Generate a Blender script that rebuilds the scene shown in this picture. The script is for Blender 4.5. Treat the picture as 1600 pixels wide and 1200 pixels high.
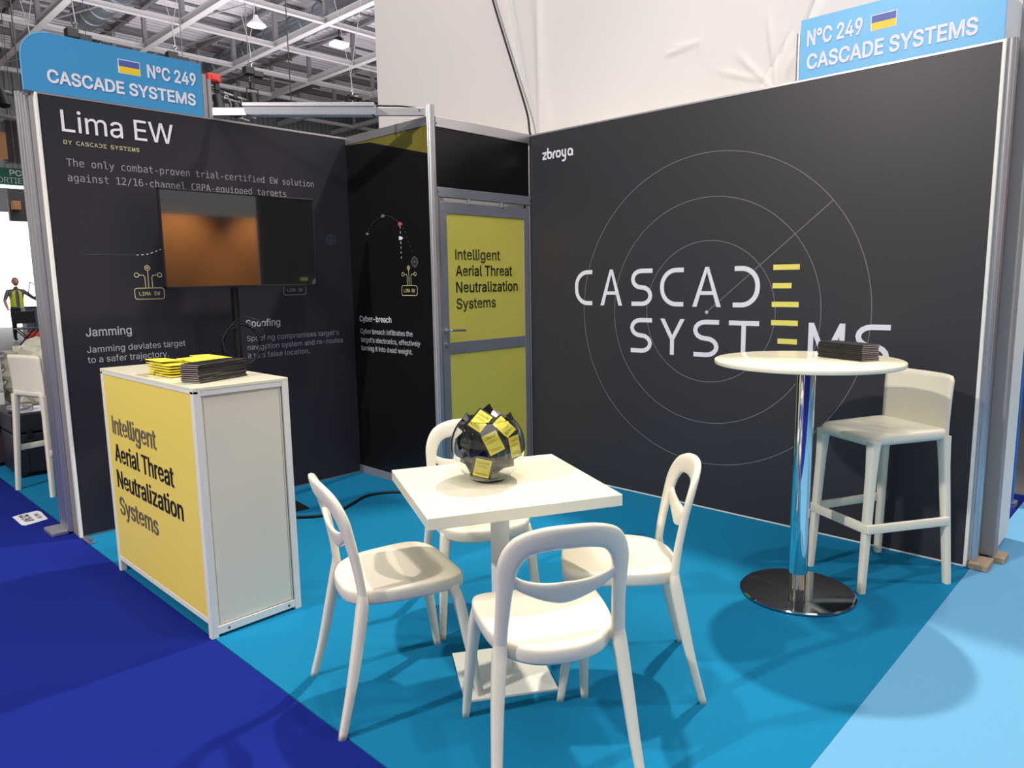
import bpy, bmesh, math, random, os
from mathutils import Vector, Matrix, Euler
PI = math.pi
R = math.radians
for o in list(bpy.data.objects): bpy.data.objects.remove(o)
scn = bpy.context.scene
C = bpy.data.collections.new('scene'); scn.collection.children.link(C)

# ------------------------------------------------------------------ camera, world, lights, exposure
cam_d = bpy.data.cameras.new('camera'); cam = bpy.data.objects.new('camera', cam_d); C.objects.link(cam)
cam_d.sensor_fit = 'HORIZONTAL'; cam_d.sensor_width = 36.0; cam_d.lens = 1124.463 / 1600 * 36.0
cam_d.clip_end = 200
_yaw, _pit, _rol = 0.80495, -0.14245, -0.01583
fw = Vector((math.sin(_yaw) * math.cos(_pit), math.cos(_yaw) * math.cos(_pit), math.sin(_pit)))
rt = fw.cross(Vector((0, 0, 1))).normalized(); up = rt.cross(fw)
c_, s_ = math.cos(_rol), math.sin(_rol)
rr, uu = c_ * rt + s_ * up, -s_ * rt + c_ * up
cam.matrix_world = Matrix(((rr.x, uu.x, -fw.x, -4.03), (rr.y, uu.y, -fw.y, -4.626), (rr.z, uu.z, -fw.z, 1.450), (0, 0, 0, 1)))
scn.camera = cam
w = bpy.data.worlds.new('hall'); scn.world = w; w.use_nodes = True
w.node_tree.nodes['Background'].inputs[0].default_value = (1.0, 0.985, 0.96, 1)
w.node_tree.nodes['Background'].inputs[1].default_value = 0.45
vs = scn.view_settings
scn.display_settings.display_device = 'sRGB'
vs.view_transform = 'Standard'; vs.look = 'None'; vs.gamma = 1; vs.use_curve_mapping = False
vs.exposure = 0.0

def light(name, kind, loc, target, energy, color, size=.3, **k):
    d = bpy.data.lights.new(name, kind); d.energy = energy; d.color = color
    if kind == 'AREA':
        d.shape = 'RECTANGLE'; d.size = size; d.size_y = k.get('size_y', size)
    elif kind == 'SPOT':
        d.shadow_soft_size = size; d.spot_size = R(k.get('cone', 70)); d.spot_blend = k.get('blend', .4)
    else: d.shadow_soft_size = size
    o = bpy.data.objects.new(name, d); C.objects.link(o); o.location = loc
    o.rotation_euler = (Vector(target) - Vector(loc)).to_track_quat('-Z', 'Y').to_euler()
    return o
light('spot_lamp_light', 'SPOT', (0.95, -1.95, 6.1), (-1.7, -3.0, 0), 1450, (1.0, .91, .76), .10, cone=75)
light('aisle_lamp_light', 'SPOT', (-7.6, -1.4, 5.2), (-1.2, -2.4, 1.6), 1250, (1.0, .93, .85), .12, cone=105, blend=.5)
light('overhead_lamp_light', 'SPOT', (-2.1, -2.9, 7.0), (-2.1, -2.9, 0), 330, (1.0, .93, .8), .10, cone=75)
light('hall_lamps_light', 'AREA', (-4.5, -6, 9.4), (-1.5, -2.5, 0), 560, (1.0, .98, .96), 9, size_y=9)
light('far_hall_light', 'AREA', (6, 8, 9.3), (7, 16, 0), 900, (1.0, .98, .96), 12, size_y=6)
light('right_fill_light', 'SPOT', (3.2, -8.2, 6.5), (.9, -4.4, .6), 900, (1.0, .96, .9), .15, cone=62, blend=.8)  # added fill, brightens the white wall end and the right carpet
light('roof_fill_light', 'AREA', (8, 17, 6.5), (8, 19, 12), 2100, (1.0, .97, .98), 16, size_y=10)  # unseen upward light added below the roof to brighten the ceiling
light('opposite_fill_light', 'SPOT', (1.5, -8.7, 3.3), (1.45, -9.7, 1.9), 420, (1.0, .80, .56), .05, cone=80, blend=.9)  # pair of added spots brightening the opposite wall for its television reflection
light('opposite_fill_light', 'SPOT', (2.95, -8.7, 3.3), (2.95, -9.7, 1.9), 420, (1.0, .80, .56), .05, cone=70, blend=.9)

# ------------------------------------------------------------------ helpers
def srgb(r, g, b):
    f = lambda c: (c / 255 / 12.92) if c / 255 <= .04045 else ((c / 255 + .055) / 1.055) ** 2.4
    return (f(r), f(g), f(b))
def mat(name, rgb, rough=.5, metal=0., noise=0., nscale=30., bump=0., spec=.5, coat=0., emit=None, estr=0., trans=0., ior=1.45):
    m = bpy.data.materials.new(name); m.use_nodes = True; nt = m.node_tree; b = nt.nodes['Principled BSDF']
    b.inputs['Base Color'].default_value = (*rgb, 1); b.inputs['Roughness'].default_value = rough
    b.inputs['Metallic'].default_value = metal; b.inputs['Specular IOR Level'].default_value = spec
    b.inputs['Coat Weight'].default_value = coat; b.inputs['IOR'].default_value = ior
    b.inputs['Transmission Weight'].default_value = trans
    if emit: b.inputs['Emission Color'].default_value = (*emit, 1); b.inputs['Emission Strength'].default_value = estr
    tc = nt.nodes.new('ShaderNodeTexCoord'); n = nt.nodes.new('ShaderNodeTexNoise')
    n.inputs['Scale'].default_value = nscale; n.inputs['Detail'].default_value = 5
    nt.links.new(tc.outputs['Object'], n.inputs['Vector'])
    if noise:
        mx = nt.nodes.new('ShaderNodeMix'); mx.data_type = 'RGBA'
        mx.inputs[6].default_value = (*[c * (1 - noise) for c in rgb], 1); mx.inputs[7].default_value = (*[min(1, c * (1 + noise)) for c in rgb], 1)
        nt.links.new(n.outputs['Fac'], mx.inputs[0]); nt.links.new(mx.outputs[2], b.inputs['Base Color'])
    else:
        mr = nt.nodes.new('ShaderNodeMapRange'); mr.inputs[3].default_value = max(0, rough * .9); mr.inputs[4].default_value = min(1, rough * 1.1)
        nt.links.new(n.outputs['Fac'], mr.inputs[0]); nt.links.new(mr.outputs[0], b.inputs['Roughness'])
    if bump:
        bp = nt.nodes.new('ShaderNodeBump'); bp.inputs['Strength'].default_value = bump; bp.inputs['Distance'].default_value = .004
        nt.links.new(n.outputs['Fac'], bp.inputs['Height']); nt.links.new(bp.outputs[0], b.inputs['Normal'])
    return m
M = dict(
    plastic=mat('white_plastic', srgb(238, 230, 211), .32, noise=.015, nscale=8),
    laminate=mat('white_laminate', srgb(244, 238, 214), .12, spec=.5),
    paint=mat('white_powder_coat', srgb(240, 238, 230), .3),
    wallwhite=mat('white_board', srgb(232, 230, 226), .45, noise=.02, nscale=3),
    sidewhite=mat('warm_white_board', srgb(236, 228, 208), .45, noise=.02, nscale=3),
    fabric=mat('white_stretched_fabric', srgb(233, 226, 224), .85, noise=.03, nscale=1.2, bump=.08),
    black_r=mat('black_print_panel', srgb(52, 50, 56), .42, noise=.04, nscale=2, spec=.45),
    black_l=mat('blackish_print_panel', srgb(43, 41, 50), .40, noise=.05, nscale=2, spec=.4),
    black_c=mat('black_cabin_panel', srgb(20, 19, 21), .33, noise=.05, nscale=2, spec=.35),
    alu=mat('aluminium', srgb(196, 194, 198), .32, .85, noise=.05, nscale=5),
    alu_d=mat('grey_aluminium_frame', srgb(146, 146, 156), .42, .35, noise=.04, nscale=5),
    alu_grey=mat('grey_end_panel', srgb(150, 146, 146), .5, .1, noise=.04, nscale=4),
    chrome=mat('chrome', (.78, .79, .8), .05, 1.0),
    steel_dark=mat('polished_base', (.42, .43, .45), .07, 1.0),
    yellow=mat('yellow_print', srgb(250, 224, 104), .38, noise=.02, nscale=6),
    olive=mat('yellow_green_print', srgb(222, 209, 94), .35, noise=.05, nscale=4),
    olive_sheen=mat('olive_sheen', srgb(112, 106, 40), .35, noise=.08, nscale=3),
    ink=mat('black_ink', srgb(28, 26, 28), .5),
    ink_grey=mat('grey_ink', srgb(118, 106, 92), .5),
    ink_olive=mat('brown_ink', srgb(66, 60, 38), .5),
    white_ink=mat('white_ink', srgb(232, 230, 240), .45),
    grey_text=mat('soft_white_ink', srgb(150, 146, 160), .5),
    pale_text=mat('pale_white_ink', srgb(196, 193, 202), .5),
    cream_text=mat('cream_ink', srgb(205, 198, 150), .5),
    thin_line=mat('thin_grey_ink', srgb(120, 118, 124), .5),
    cyan_line=mat('blue_grey_ink', srgb(70, 90, 104), .5),
    red_ink=mat('red_ink', srgb(196, 90, 70), .5),
    bar_yellow=mat('logo_yellow', srgb(238, 226, 110), .45),
    sign_blue=mat('sky_blue_board', srgb(64, 150, 204), .4, noise=.01, nscale=3),
    sign_blue_r=mat('light_sky_blue_board', srgb(106, 186, 236), .4, noise=.01, nscale=3),
    flag_blue=mat('flag_blue', srgb(82, 96, 170), .45), flag_yellow=mat('flag_yellow', srgb(246, 208, 40), .45),
    carpet=mat('turquoise_carpet', srgb(22, 120, 164), .95, noise=.16, nscale=220, bump=.5, spec=.1),
    carpet_light=mat('light_cyan_carpet', srgb(106, 164, 204), .95, noise=.10, nscale=220, bump=.5, spec=.1),
    carpet_navy=mat('navy_carpet', srgb(24, 38, 126), .95, noise=.14, nscale=240, bump=.5, spec=.08),
    concrete=mat('grey_hall_floor', srgb(84, 82, 84), .6, noise=.1, nscale=2),
    tv_glass=mat('glossy_black_screen', (.004, .004, .005), .05, spec=.5, coat=1.0, ior=2.0),
    black_pl=mat('black_plastic', srgb(26, 25, 27), .45), black_metal=mat('black_metal', srgb(38, 36, 40), .35, .4),
    cable=mat('black_rubber', srgb(16, 16, 18), .5),
    booklet=mat('black_booklet', srgb(34, 32, 35), .35, noise=.1, nscale=20), pages=mat('booklet_pages', srgb(138, 126, 128), .7),
    packet_y=mat('yellow_packet', srgb(240, 226, 78), .45), packet_k=mat('black_packet', srgb(30, 28, 28), .3),
    wood=mat('raw_wood', srgb(170, 150, 126), .7, noise=.2, nscale=14),
    steel=mat('hall_steel', srgb(120, 116, 120), .5, .2, noise=.06, nscale=2),
    steel_lt=mat('pale_hall_steel', srgb(164, 160, 163), .5, .2),
    deck=mat('corrugated_deck', srgb(204, 198, 204), .6, noise=.05, nscale=.6),
    darkwall=mat('dark_corrugated_wall', srgb(96, 96, 100), .6, noise=.05, nscale=1),
    duct=mat('galvanised_duct', srgb(150, 158, 164), .3, .8, noise=.05, nscale=2),
    duct_shade=mat('dark_duct_housing', srgb(84, 82, 86), .5, .3),
    brown=mat('brown_wood_wall', srgb(176, 118, 66), .6, noise=.12, nscale=1.5),
    green=mat('green_exit_board', srgb(22, 104, 74), .5), orange=mat('orange_board', srgb(196, 140, 90), .6),
    darkbrown=mat('dark_fascia', srgb(60, 52, 50), .6),
    blue_wall=mat('blue_board', srgb(36, 104, 190), .5), paper=mat('paper', srgb(238, 238, 244), .6),
    case=mat('black_case', srgb(34, 33, 38), .4, noise=.1, nscale=12), case_b=mat('purple_brown_case', srgb(62, 50, 56), .4),
    wrap=mat('cloudy_plastic_wrap', srgb(216, 212, 190), .3, noise=.12, nscale=14, bump=.8), 
    hivis=mat('high_visibility_vest', srgb(214, 232, 60), .6), skin=mat('skin', srgb(198, 150, 126), .6),
    shirt=mat('grey_shirt', srgb(110, 104, 108), .8), trousers=mat('dark_trousers', srgb(36, 34, 38), .8),
    hair=mat('grey_hair', srgb(120, 108, 98), .8), red=mat('red_cloth', srgb(196, 48, 40), .6),
    grey_counter=mat('grey_counter_board', srgb(86, 90, 104), .5),
    glow=mat('daylight_opening', (1, 1, 1), .5, emit=(1.0, 1.0, .97), estr=2.6),
    lamp_glow=mat('lit_lamp_face', (1, 1, 1), .5, emit=(1, .98, .95), estr=1.6),
    lamp_bright=mat('lit_floodlight', (1, 1, 1), .5, emit=(1, .98, .9), estr=8.0),
    fluor=mat('lit_strip_light', (1, 1, 1), .5, emit=(1, 1, 1), estr=3.0),
    groove=mat('dark_joint', srgb(96, 90, 88), .6),
)
glass = bpy.data.materials.new('clear_glass'); glass.use_nodes = True
_b = glass.node_tree.nodes['Principled BSDF']; _b.inputs['Base Color'].default_value = (.97, .99, .99, 1)
_b.inputs['Roughness'].default_value = .0; _b.inputs['Transmission Weight'].default_value = 1; _b.inputs['IOR'].default_value = 1.45
M['glass'] = glass

def link(name, me, m, parent=None):
    o = bpy.data.objects.new(name, me); C.objects.link(o)
    if m is not None and not me.materials: me.materials.append(M[m] if isinstance(m, str) else m)
    if parent: o.parent = parent
    return o
def obj(name, bm, m, parent=None, smooth=False, ang=None):
    bmesh.ops.recalc_face_normals(bm, faces=bm.faces[:])
    me = bpy.data.meshes.new(name); bm.to_mesh(me); bm.free()
    o = link(name, me, m, parent)
    if smooth or ang:
        for p in me.polygons: p.use_smooth = True
        if ang: me.set_sharp_from_angle(angle=R(ang))
    return o
def tag(o, label=None, cat=None, group=None, kind=None):
    if label: o['label'] = label
    if cat: o['category'] = cat
    if group: o['group'] = group
    if kind: o['kind'] = kind
    return o
def empty(name, loc=(0, 0, 0), rz=0, **k):
    o = bpy.data.objects.new(name, None); C.objects.link(o); o.location = loc; o.rotation_euler = (0, 0, rz); o.empty_display_size = .1
    return tag(o, **k) if k else o
def kids(o): return [c for c in C.objects if c.parent == o]
def dup(o, parent=None):
    c = o.copy(); C.objects.link(c); c.parent = parent
    for k in kids(o): dup(k, c)
    return c
def bx(bm, x0, x1, y0, y1, z0, z1, bev=0, seg=2, mt=None):
    r = bmesh.ops.create_cube(bm, size=1)['verts']
    T = Matrix.Translation(((x0 + x1) / 2, (y0 + y1) / 2, (z0 + z1) / 2)) @ Matrix.Diagonal((x1 - x0, y1 - y0, z1 - z0, 1))
    bmesh.ops.transform(bm, matrix=mt @ T if mt else T, verts=r)
    if bev: bmesh.ops.bevel(bm, geom=[e for e in bm.edges if all(v in r for v in e.verts)], offset=bev, segments=seg, affect='EDGES', profile=.5)
    return bm
def box(*a, **k): return bx(bmesh.new(), *a, **k)
def cyl(bm, p0, p1, r0, r1=None, n=16, caps=True):
    p0, p1 = Vector(p0), Vector(p1); d = p1 - p0
    q = d.to_track_quat('Z', 'Y').to_matrix().to_4x4()
    bmesh.ops.create_cone(bm, cap_ends=caps, segments=n, radius1=r0, radius2=r0 if r1 is None else r1, depth=d.length, matrix=Matrix.Translation((p0 + p1) / 2) @ q)
    return bm
def tube(bm, pts, r, n=8, closed=False):
    pts = [Vector(p) for p in pts]; N = len(pts); rings = []; pn = None
    for i, p in enumerate(pts):
        a = pts[(i - 1) % N] if (closed or i > 0) else p; b = pts[(i + 1) % N] if (closed or i < N - 1) else p
        t = (b - a).normalized()
        if pn is None:
            pn = t.cross(Vector((0, 0, 1)));
            if pn.length < .01: pn = t.cross(Vector((1, 0, 0)))
        pn = (pn - t * pn.dot(t)).normalized(); bn = t.cross(pn)
        rad = r[i] if isinstance(r, (list, tuple)) else r
        rings.append([bm.verts.new(p + rad * (math.cos(2 * PI * k / n) * pn + math.sin(2 * PI * k / n) * bn)) for k in range(n)])
    for i in range(N if closed else N - 1):
        A, B = rings[i], rings[(i + 1) % N]
        for k in range(n): bm.faces.new((A[k], A[(k + 1) % n], B[(k + 1) % n], B[k]))
    if not closed: bm.faces.new(rings[0][::-1]); bm.faces.new(rings[-1])
    return bm
def spline(P, n=8, closed=False):
    P = [Vector(p) for p in P]; out = []; N = len(P)
    for i in range(N if closed else N - 1):
        g = (lambda j: P[j % N]) if closed else (lambda j: P[max(0, min(N - 1, j))])
        a, b, c, d = g(i - 1), g(i), g(i + 1), g(i + 2)
        for k in range(n):
            t = k / n
            out.append(.5 * ((2 * b) + (c - a) * t + (2 * a - 5 * b + 4 * c - d) * t * t + (3 * b - a - 3 * c + d) * t ** 3))
    if not closed: out.append(P[-1])
    return out
def lathe(bm, prof, n=48, center=(0, 0, 0)):
    cx, cy, cz = center; rings = []
    for r, z in prof:
        if r < 1e-6: rings.append([bm.verts.new((cx, cy, cz + z))])
        else: rings.append([bm.verts.new((cx + r * math.cos(2 * PI * k / n), cy + r * math.sin(2 * PI * k / n), cz + z)) for k in range(n)])
    for A, B in zip(rings, rings[1:]):
        if len(A) == 1 and len(B) == 1: continue
        for k in range(n):
            k2 = (k + 1) % n
            if len(A) == 1: bm.faces.new((A[0], B[k], B[k2]))
            elif len(B) == 1: bm.faces.new((A[k], A[k2], B[0]))
            else: bm.faces.new((A[k], A[k2], B[k2], B[k]))
    return bm
# a wall frame: plane 'x' (faces -x, u = -y) or 'y' (faces -y, u = x); P(u, z, d) -> world, d = distance in front of the plane
def frame(axis, val):
    if axis == 'x': return lambda u, z, d=0: Vector((val - d, -u, z))
    return lambda u, z, d=0: Vector((u, val - d, z))
def poly(bm, F, pts, d0, d1):
    a = [bm.verts.new(F(u, z, d1)) for u, z in pts]; b = [bm.verts.new(F(u, z, d0)) for u, z in pts]
    bm.faces.new(a); n = len(pts)
    for i in range(n): bm.faces.new((a[i], b[i], b[(i + 1) % n], a[(i + 1) % n]))
    return bm
def rectp(bm, F, u0, u1, z0, z1, d0, d1): return poly(bm, F, [(u0, z0), (u1, z0), (u1, z1), (u0, z1)], d0, d1)
def stroke(bm, F, pts, w, d0=0, d1=.001, closed=False):
    """flat printed stroke of constant width with mitred joints"""
    P = [Vector((p[0], p[1])) for p in pts]; N = len(P); L = []; Rr = []
    for i in range(N):
        a = P[(i - 1) % N] if (closed or i) else None; b = P[(i + 1) % N] if (closed or i < N - 1) else None
        t1 = (P[i] - a).normalized() if a is not None else None; t2 = (b - P[i]).normalized() if b is not None else None
        if t1 is None: t1 = t2
        if t2 is None: t2 = t1
        n1 = Vector((-t1.y, t1.x)); n2 = Vector((-t2.y, t2.x)); m = (n1 + n2)
        m = m.normalized() if m.length > 1e-4 else n1
        k = w / 2 / max(.45, m.dot(n1))
        L.append(P[i] + m * k); Rr.append(P[i] - m * k)
    vl = [bm.verts.new(F(p.x, p.y, d1)) for p in L]; vr = [bm.verts.new(F(p.x, p.y, d1)) for p in Rr]
    for i in range(N if closed else N - 1):
        j = (i + 1) % N; bm.faces.new((vl[i], vr[i], vr[j], vl[j]))
    return bm
def circle(cu, cz, r, n=64, a0=0, a1=2 * PI):
    full = abs(a1 - a0 - 2 * PI) < 1e-6
    return [(cu + r * math.cos(a0 + (a1 - a0) * i / (n if full else n - 1)), cz + r * math.sin(a0 + (a1 - a0) * i / (n if full else n - 1))) for i in range(n)]
def ifont(fn):
    try:
        d = bpy.utils.system_resource('DATAFILES', path='fonts'); return bpy.data.fonts.load(os.path.join(d, fn))
    except Exception: return None
F_SANS = ifont('Inter.woff2'); F_MONO = ifont('DejaVuSansMono.woff2')
from mathutils.geometry import interpolate_bezier, tessellate_polygon
def raw_text(s, font, bold):
    """lettering as filled contours: [(points, triangles)], one entry per solid contour with its holes; bold moves the outlines outwards"""
    cu = bpy.data.curves.new('lettering', 'FONT'); cu.body = s
    if font: cu.font = font
    cu.size = 1
    o = bpy.data.objects.new('lettering', cu); C.objects.link(o); bpy.context.view_layer.update()
    for q in bpy.context.selected_objects: q.select_set(False)
    bpy.context.view_layer.objects.active = o; o.select_set(True); bpy.ops.object.convert(target='CURVE')
    cont = []
    for sp in o.data.splines:
        bp_ = sp.bezier_points; n = len(bp_); P = []
        for k in range(n):
            a, b = bp_[k], bp_[(k + 1) % n]; ln = (b.co - a.co).length
            st = (a.handle_right - a.co).cross(b.co - a.co).length < 1e-5 and (b.handle_left - b.co).cross(b.co - a.co).length < 1e-5
            pts = [a.co.copy()] if st else [p.copy() for p in interpolate_bezier(a.co, a.handle_right, b.handle_left, b.co, 5 if ln > .05 else 3)[:-1]]
            for p in pts:
                if not P or (p - P[-1]).length > .006: P.append(p)
        if len(P) > 2 and (P[0] - P[-1]).length < .006: P.pop()
        if len(P) < 3: continue
        A = sum(P[k].x * P[(k + 1) % len(P)].y - P[(k + 1) % len(P)].x * P[k].y for k in range(len(P))) / 2
        cont.append((A, P))
    d = o.data; bpy.data.objects.remove(o); bpy.data.curves.remove(d)
    sgn = 1 if max(cont, key=lambda c: abs(c[0]))[0] > 0 else -1
    def grow(P, bold):
        out = []; n = len(P)
        for k in range(n):
            t1 = (P[k] - P[k - 1]).normalized(); t2 = (P[(k + 1) % n] - P[k]).normalized()
            n1 = Vector((t1.y, -t1.x, 0)) * sgn; n2 = Vector((t2.y, -t2.x, 0)) * sgn; m = n1 + n2
            m = m.normalized() if m.length > 1e-3 else n1
            out.append(P[k] + m * bold / max(.5, m.dot(n1)))
        return out
    def inside(p, P):
        r = False
        for k in range(len(P)):
            a, b = P[k], P[k - 1]
            if (a.y > p.y) != (b.y > p.y) and p.x < (b.x - a.x) * (p.y - a.y) / (b.y - a.y) + a.x: r = not r
        return r
    res = []
    for A, P in cont:
        if A * sgn < 0: continue
        loops = [P] + [H for B, H in cont if B * sgn < 0 and inside(H[0], P) and inside(H[len(H) // 2], P)]
        for g in ((0, .3, .6, 1) if bold else (0,)):      # narrower copies under the full width close the pinched inner corners
            LL = [grow(L, bold * g) if g else L for L in loops]; flat = [p for L in LL for p in L]
            res.append((flat, [t for t in tessellate_polygon([[Vector((p.x, p.y, 0)) for p in L] for L in LL])], g))
    return res
_cap = {}
def text(s, F, u0, u1, z0, cap, m, parent, font=None, bold=0, d=.0012, name='lettering', slant=0.):
    font = font or F_SANS
    bold *= .8
    key = (font.name if font else '', bold)
    if key not in _cap: _cap[key] = max(p.y for f, t, g in raw_text('H', font, bold) for p in f)
    lead_i = s.startswith('Int')       # a plain capital I without serifs, as printed
    G = raw_text(s[1:] if lead_i else s, font, bold)
    if lead_i:
        xm = min(p.x for f, t, g in G for p in f); x1 = xm - .085; x0_ = x1 - .062 - 2 * bold; h_ = _cap[key]
        G += [([Vector((x0_, 0, 0)), Vector((x1, 0, 0)), Vector((x1, h_, 0)), Vector((x0_, h_, 0))], [(0, 1, 2), (0, 2, 3)], 1)]
    a = min(p.x for f, t, g in G for p in f); b = max(p.x for f, t, g in G for p in f); vv, ff = [], []
    for k, (f, tr, g) in enumerate(G):
        o0 = len(vv)
        for p in f:
            t = (p.x - a) / (b - a); vv.append(F(u0 + t * (u1 - u0), z0 + slant * t + p.y / _cap[key] * cap, d + ((k // 4 if bold else k) % 3) * cap * .002 + g * cap * .02))
        ff += [(o0 + q[0], o0 + q[1], o0 + q[2]) for q in tr]
    me = bpy.data.meshes.new(name); me.from_pydata(vv, [], ff)
    return link(name, me, m, parent)

# ------------------------------------------------------------------ setting: floors
fl = obj('floor', box(-30, 40, -30, 45, -.06, -.012), 'concrete'); tag(fl, kind='structure', label='grey concrete hall floor')
def carpet(x0, x1, y0, y1, m, lab, z=0.0):
    o = obj('carpet', box(x0, x1, y0, y1, -.012, z), m); tag(o, lab, 'carpet'); o['kind'] = 'structure'; return o
carpet(-2.87, .16, -3.895, 2.75, 'carpet', 'turquoise exhibition carpet covering the floor of the stand')
carpet(-2.87, 9, -12, -3.896, 'carpet_light', 'pale cyan carpet in the aisle on the right')
carpet(-9, -2.875, -12, 4.2, 'carpet_navy', 'navy blue carpet of the left aisle')
carpet(.75, 1.6, -3.89, -3.5, 'carpet_navy', 'strip of navy carpet beyond the white wall end')

# ------------------------------------------------------------------ stand walls
LW = frame('y', 0.0)
wl = obj('wall_left', box(-2.862, .03, 0.004, .05, .0, 2.488), 'alu_grey'); tag(wl, kind='structure')
def panel(name, F, u0, u1, z0, z1, m, parent, d0=-.02, d1=0., n=1):
    return obj(name, rectp(bmesh.new(), F, u0, u1, z0, z1, d0, d1), m, parent)
panel('graphic_panel', LW, -2.860, -.90, .012, 2.486, 'black_l', wl, -.004, 0)
o = obj('edge_trim', box(-2.876, -2.860, -.004, .03, 0, 2.492, bev=.003), 'paint', wl)
o = obj('top_rail', box(-2.876, -.93, -.002, .05, 2.486, 2.498), 'alu', wl)
# end face of the left wall: flat grey panel and three fluted posts
obj('end_panel', box(-2.872, -2.862, .03, .135, 0, 2.49), 'alu_grey', wl)
def fluted(bm, x, y, z0, z1, r, n=6):
    N = n * 6; A = []
    prof = []
    for k in range(N):
        a = 2 * PI * k / N; ph = (k % 6) / 6.
        rr_ = r * (1.0 if ph < .7 else .86)
        prof.append((x + rr_ * math.cos(a), y + rr_ * math.sin(a)))
    a = [bm.verts.new((p[0], p[1], z0)) for p in prof]; b = [bm.verts.new((p[0], p[1], z1)) for p in prof]
    for i in range(N): bm.faces.new((a[i], a[(i + 1) % N], b[(i + 1) % N], b[i]))
    bm.faces.new(b); bm.faces.new(a[::-1]); return bm
for i, (x, y) in enumerate([(-2.878, .165), (-2.879, .218), (-2.880, .271)]):
    o = obj('post', fluted(bmesh.new(), x, y, .01, 2.5 + .02 * i, .0265), 'alu', wl)
obj('back_panel', box(-2.87, .03, .14, .20, 0, 2.49), 'wallwhite', wl)
wf = obj('post_foot', box(-2.99, -2.90, .13, .30, 0, .03, bev=.008), 'alu'); tag(wf, 'small metal levelling shoe at the bottom of the left posts', 'bracket')
cl = obj('floor_clamp', cyl(bx(bmesh.new(), -2.875, -2.845, -.16, -.02, 0.001, .012, bev=.003), (-2.86, -.15, .004), (-2.86, -.15, .03), .012), 'alu'); tag(cl, 'little metal clamp on the carpet seam at the left wall', 'clamp')

RW = frame('x', 0.0)
wr = obj('wall_right', box(.004, .10, -3.866, .05, 0, 2.49), 'wallwhite'); tag(wr, kind='structure')
panel('graphic_panel', RW, .90, 3.862, .007, 2.486, 'black_r', wr, -.004, 0)
obj('top_rail', box(-.002, .05, -3.875, -.97, 2.486, 2.496), 'alu', wr)
obj('bottom_trim', box(-.004, .02, -3.865, -.97, 0.0, .007), 'wallwhite', wr)
obj('edge_trim', box(-.004, .03, -3.878, -3.862, 0, 2.494, bev=.003), 'paint', wr)
for i, x in enumerate([.036, .078, .118]):
    obj('post', fluted(bmesh.new(), x, -3.892 + .004 * i, .03, 2.5, .023), 'alu', wr)
o = obj('wood_block', box(-.02, .13, -3.97, -3.885, 0.001, .03, bev=.003), 'wood'); tag(o, 'raw wooden packing block under the right wall posts', 'block')
o = obj('wood_block', box(.15, .27, -4.01, -3.955, 0.001, .03, bev=.003), 'wood'); tag(o, 'raw wooden packing block under the white partition end', 'block')

# white fabric partition behind the stand
wb = obj('wall_back', box(.165, .60, -3.95, -1.6, .03, 3.3), 'wallwhite'); tag(wb, kind='structure')
def wobble(y, z):
    v = .012 * math.exp(-((y + 1.00 + (z - 2.5) * -.10) / .05) ** 2) - .010 * math.exp(-((y + .86 + (z - 2.5) * -.22) / .035) ** 2)
    v += .012 * math.exp(-((y + .93 + (z - 2.5) * .0) / .03) ** 2)
    # creases fanning out from a pinch point near the sign
    for (py, pz, ay, az, L, wd_, am) in ((-2.74, 2.52, .15, 1, .42, .012, .012), (-2.74, 2.52, -.10, 1, .34, .010, .010), (-2.70, 2.54, .75, .8, .30, .014, .010), (-2.66, 2.56, -.6, .9, .30, .012, -.010),
                                         (-2.60, 2.60, .9, .35, .24, .012, .008), (-2.80, 2.60, -.35, 1, .52, .016, .012), (-2.84, 2.70, -.5, 1, .5, .02, -.012), (-2.02, 2.86, -1, .12, .22, .010, .011), (-2.06, 2.90, -1, -.05, .16, .009, .007), (-2.24, 2.84, -.1, 1, .10, .010, .008)):
        l_ = math.hypot(ay, az); ay, az = ay / l_, az / l_
        t = (y - py) * ay + (z - pz) * az; d = -(y - py) * az + (z - pz) * ay
        if -.05 < t < L + .05: v += am * math.exp(-(d / (wd_ * (1 + 1.5 * max(0, t)))) ** 2) * max(0, min(1, (t + .05) / .06)) * max(0, min(1, (L + .05 - t) / .15))
    return v
def sheet(name, y0, y1, z0, z1, ny, nz, x, parent):
    bm = bmesh.new(); V = [[bm.verts.new((x - wobble(y0 + (y1 - y0) * i / ny, z0 + (z1 - z0) * j / nz), y0 + (y1 - y0) * i / ny, z0 + (z1 - z0) * j / nz)) for j in range(nz + 1)] for i in range(ny + 1)]
    for i in range(ny):
        for j in range(nz): bm.faces.new((V[i][j], V[i + 1][j], V[i + 1][j + 1], V[i][j + 1]))
    return obj(name, bm, 'fabric', parent, smooth=True)
sheet('fabric_sheet', -3.95, -1.6, 2.4, 3.3, 220, 60, .163, wb)
obj('end_post', box(.150, .235, -3.965, -3.90, .03, 3.3, bev=.004), 'alu_grey', wb)
wt = obj('wall_back_tall', box(.17, .60, -1.6, 1.07, .03, 4.3), 'wallwhite'); tag(wt, kind='structure')
sheet('fabric_sheet', -1.6, 1.07, 2.4, 4.3, 240, 60, .163, wt)
wr2 = obj('wall_blue', box(1.25, 1.32, -3.86, 2, .03, 1.15), 'blue_wall'); tag(wr2, kind='structure')
obj('bottom_rail', box(1.235, 1.33, -3.88, 2, .0, .03), 'alu', wr2)
obj('upper_panel', box(1.25, 1.32, -3.86, 2, 1.15, 2.6), 'wallwhite', wr2)

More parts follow.
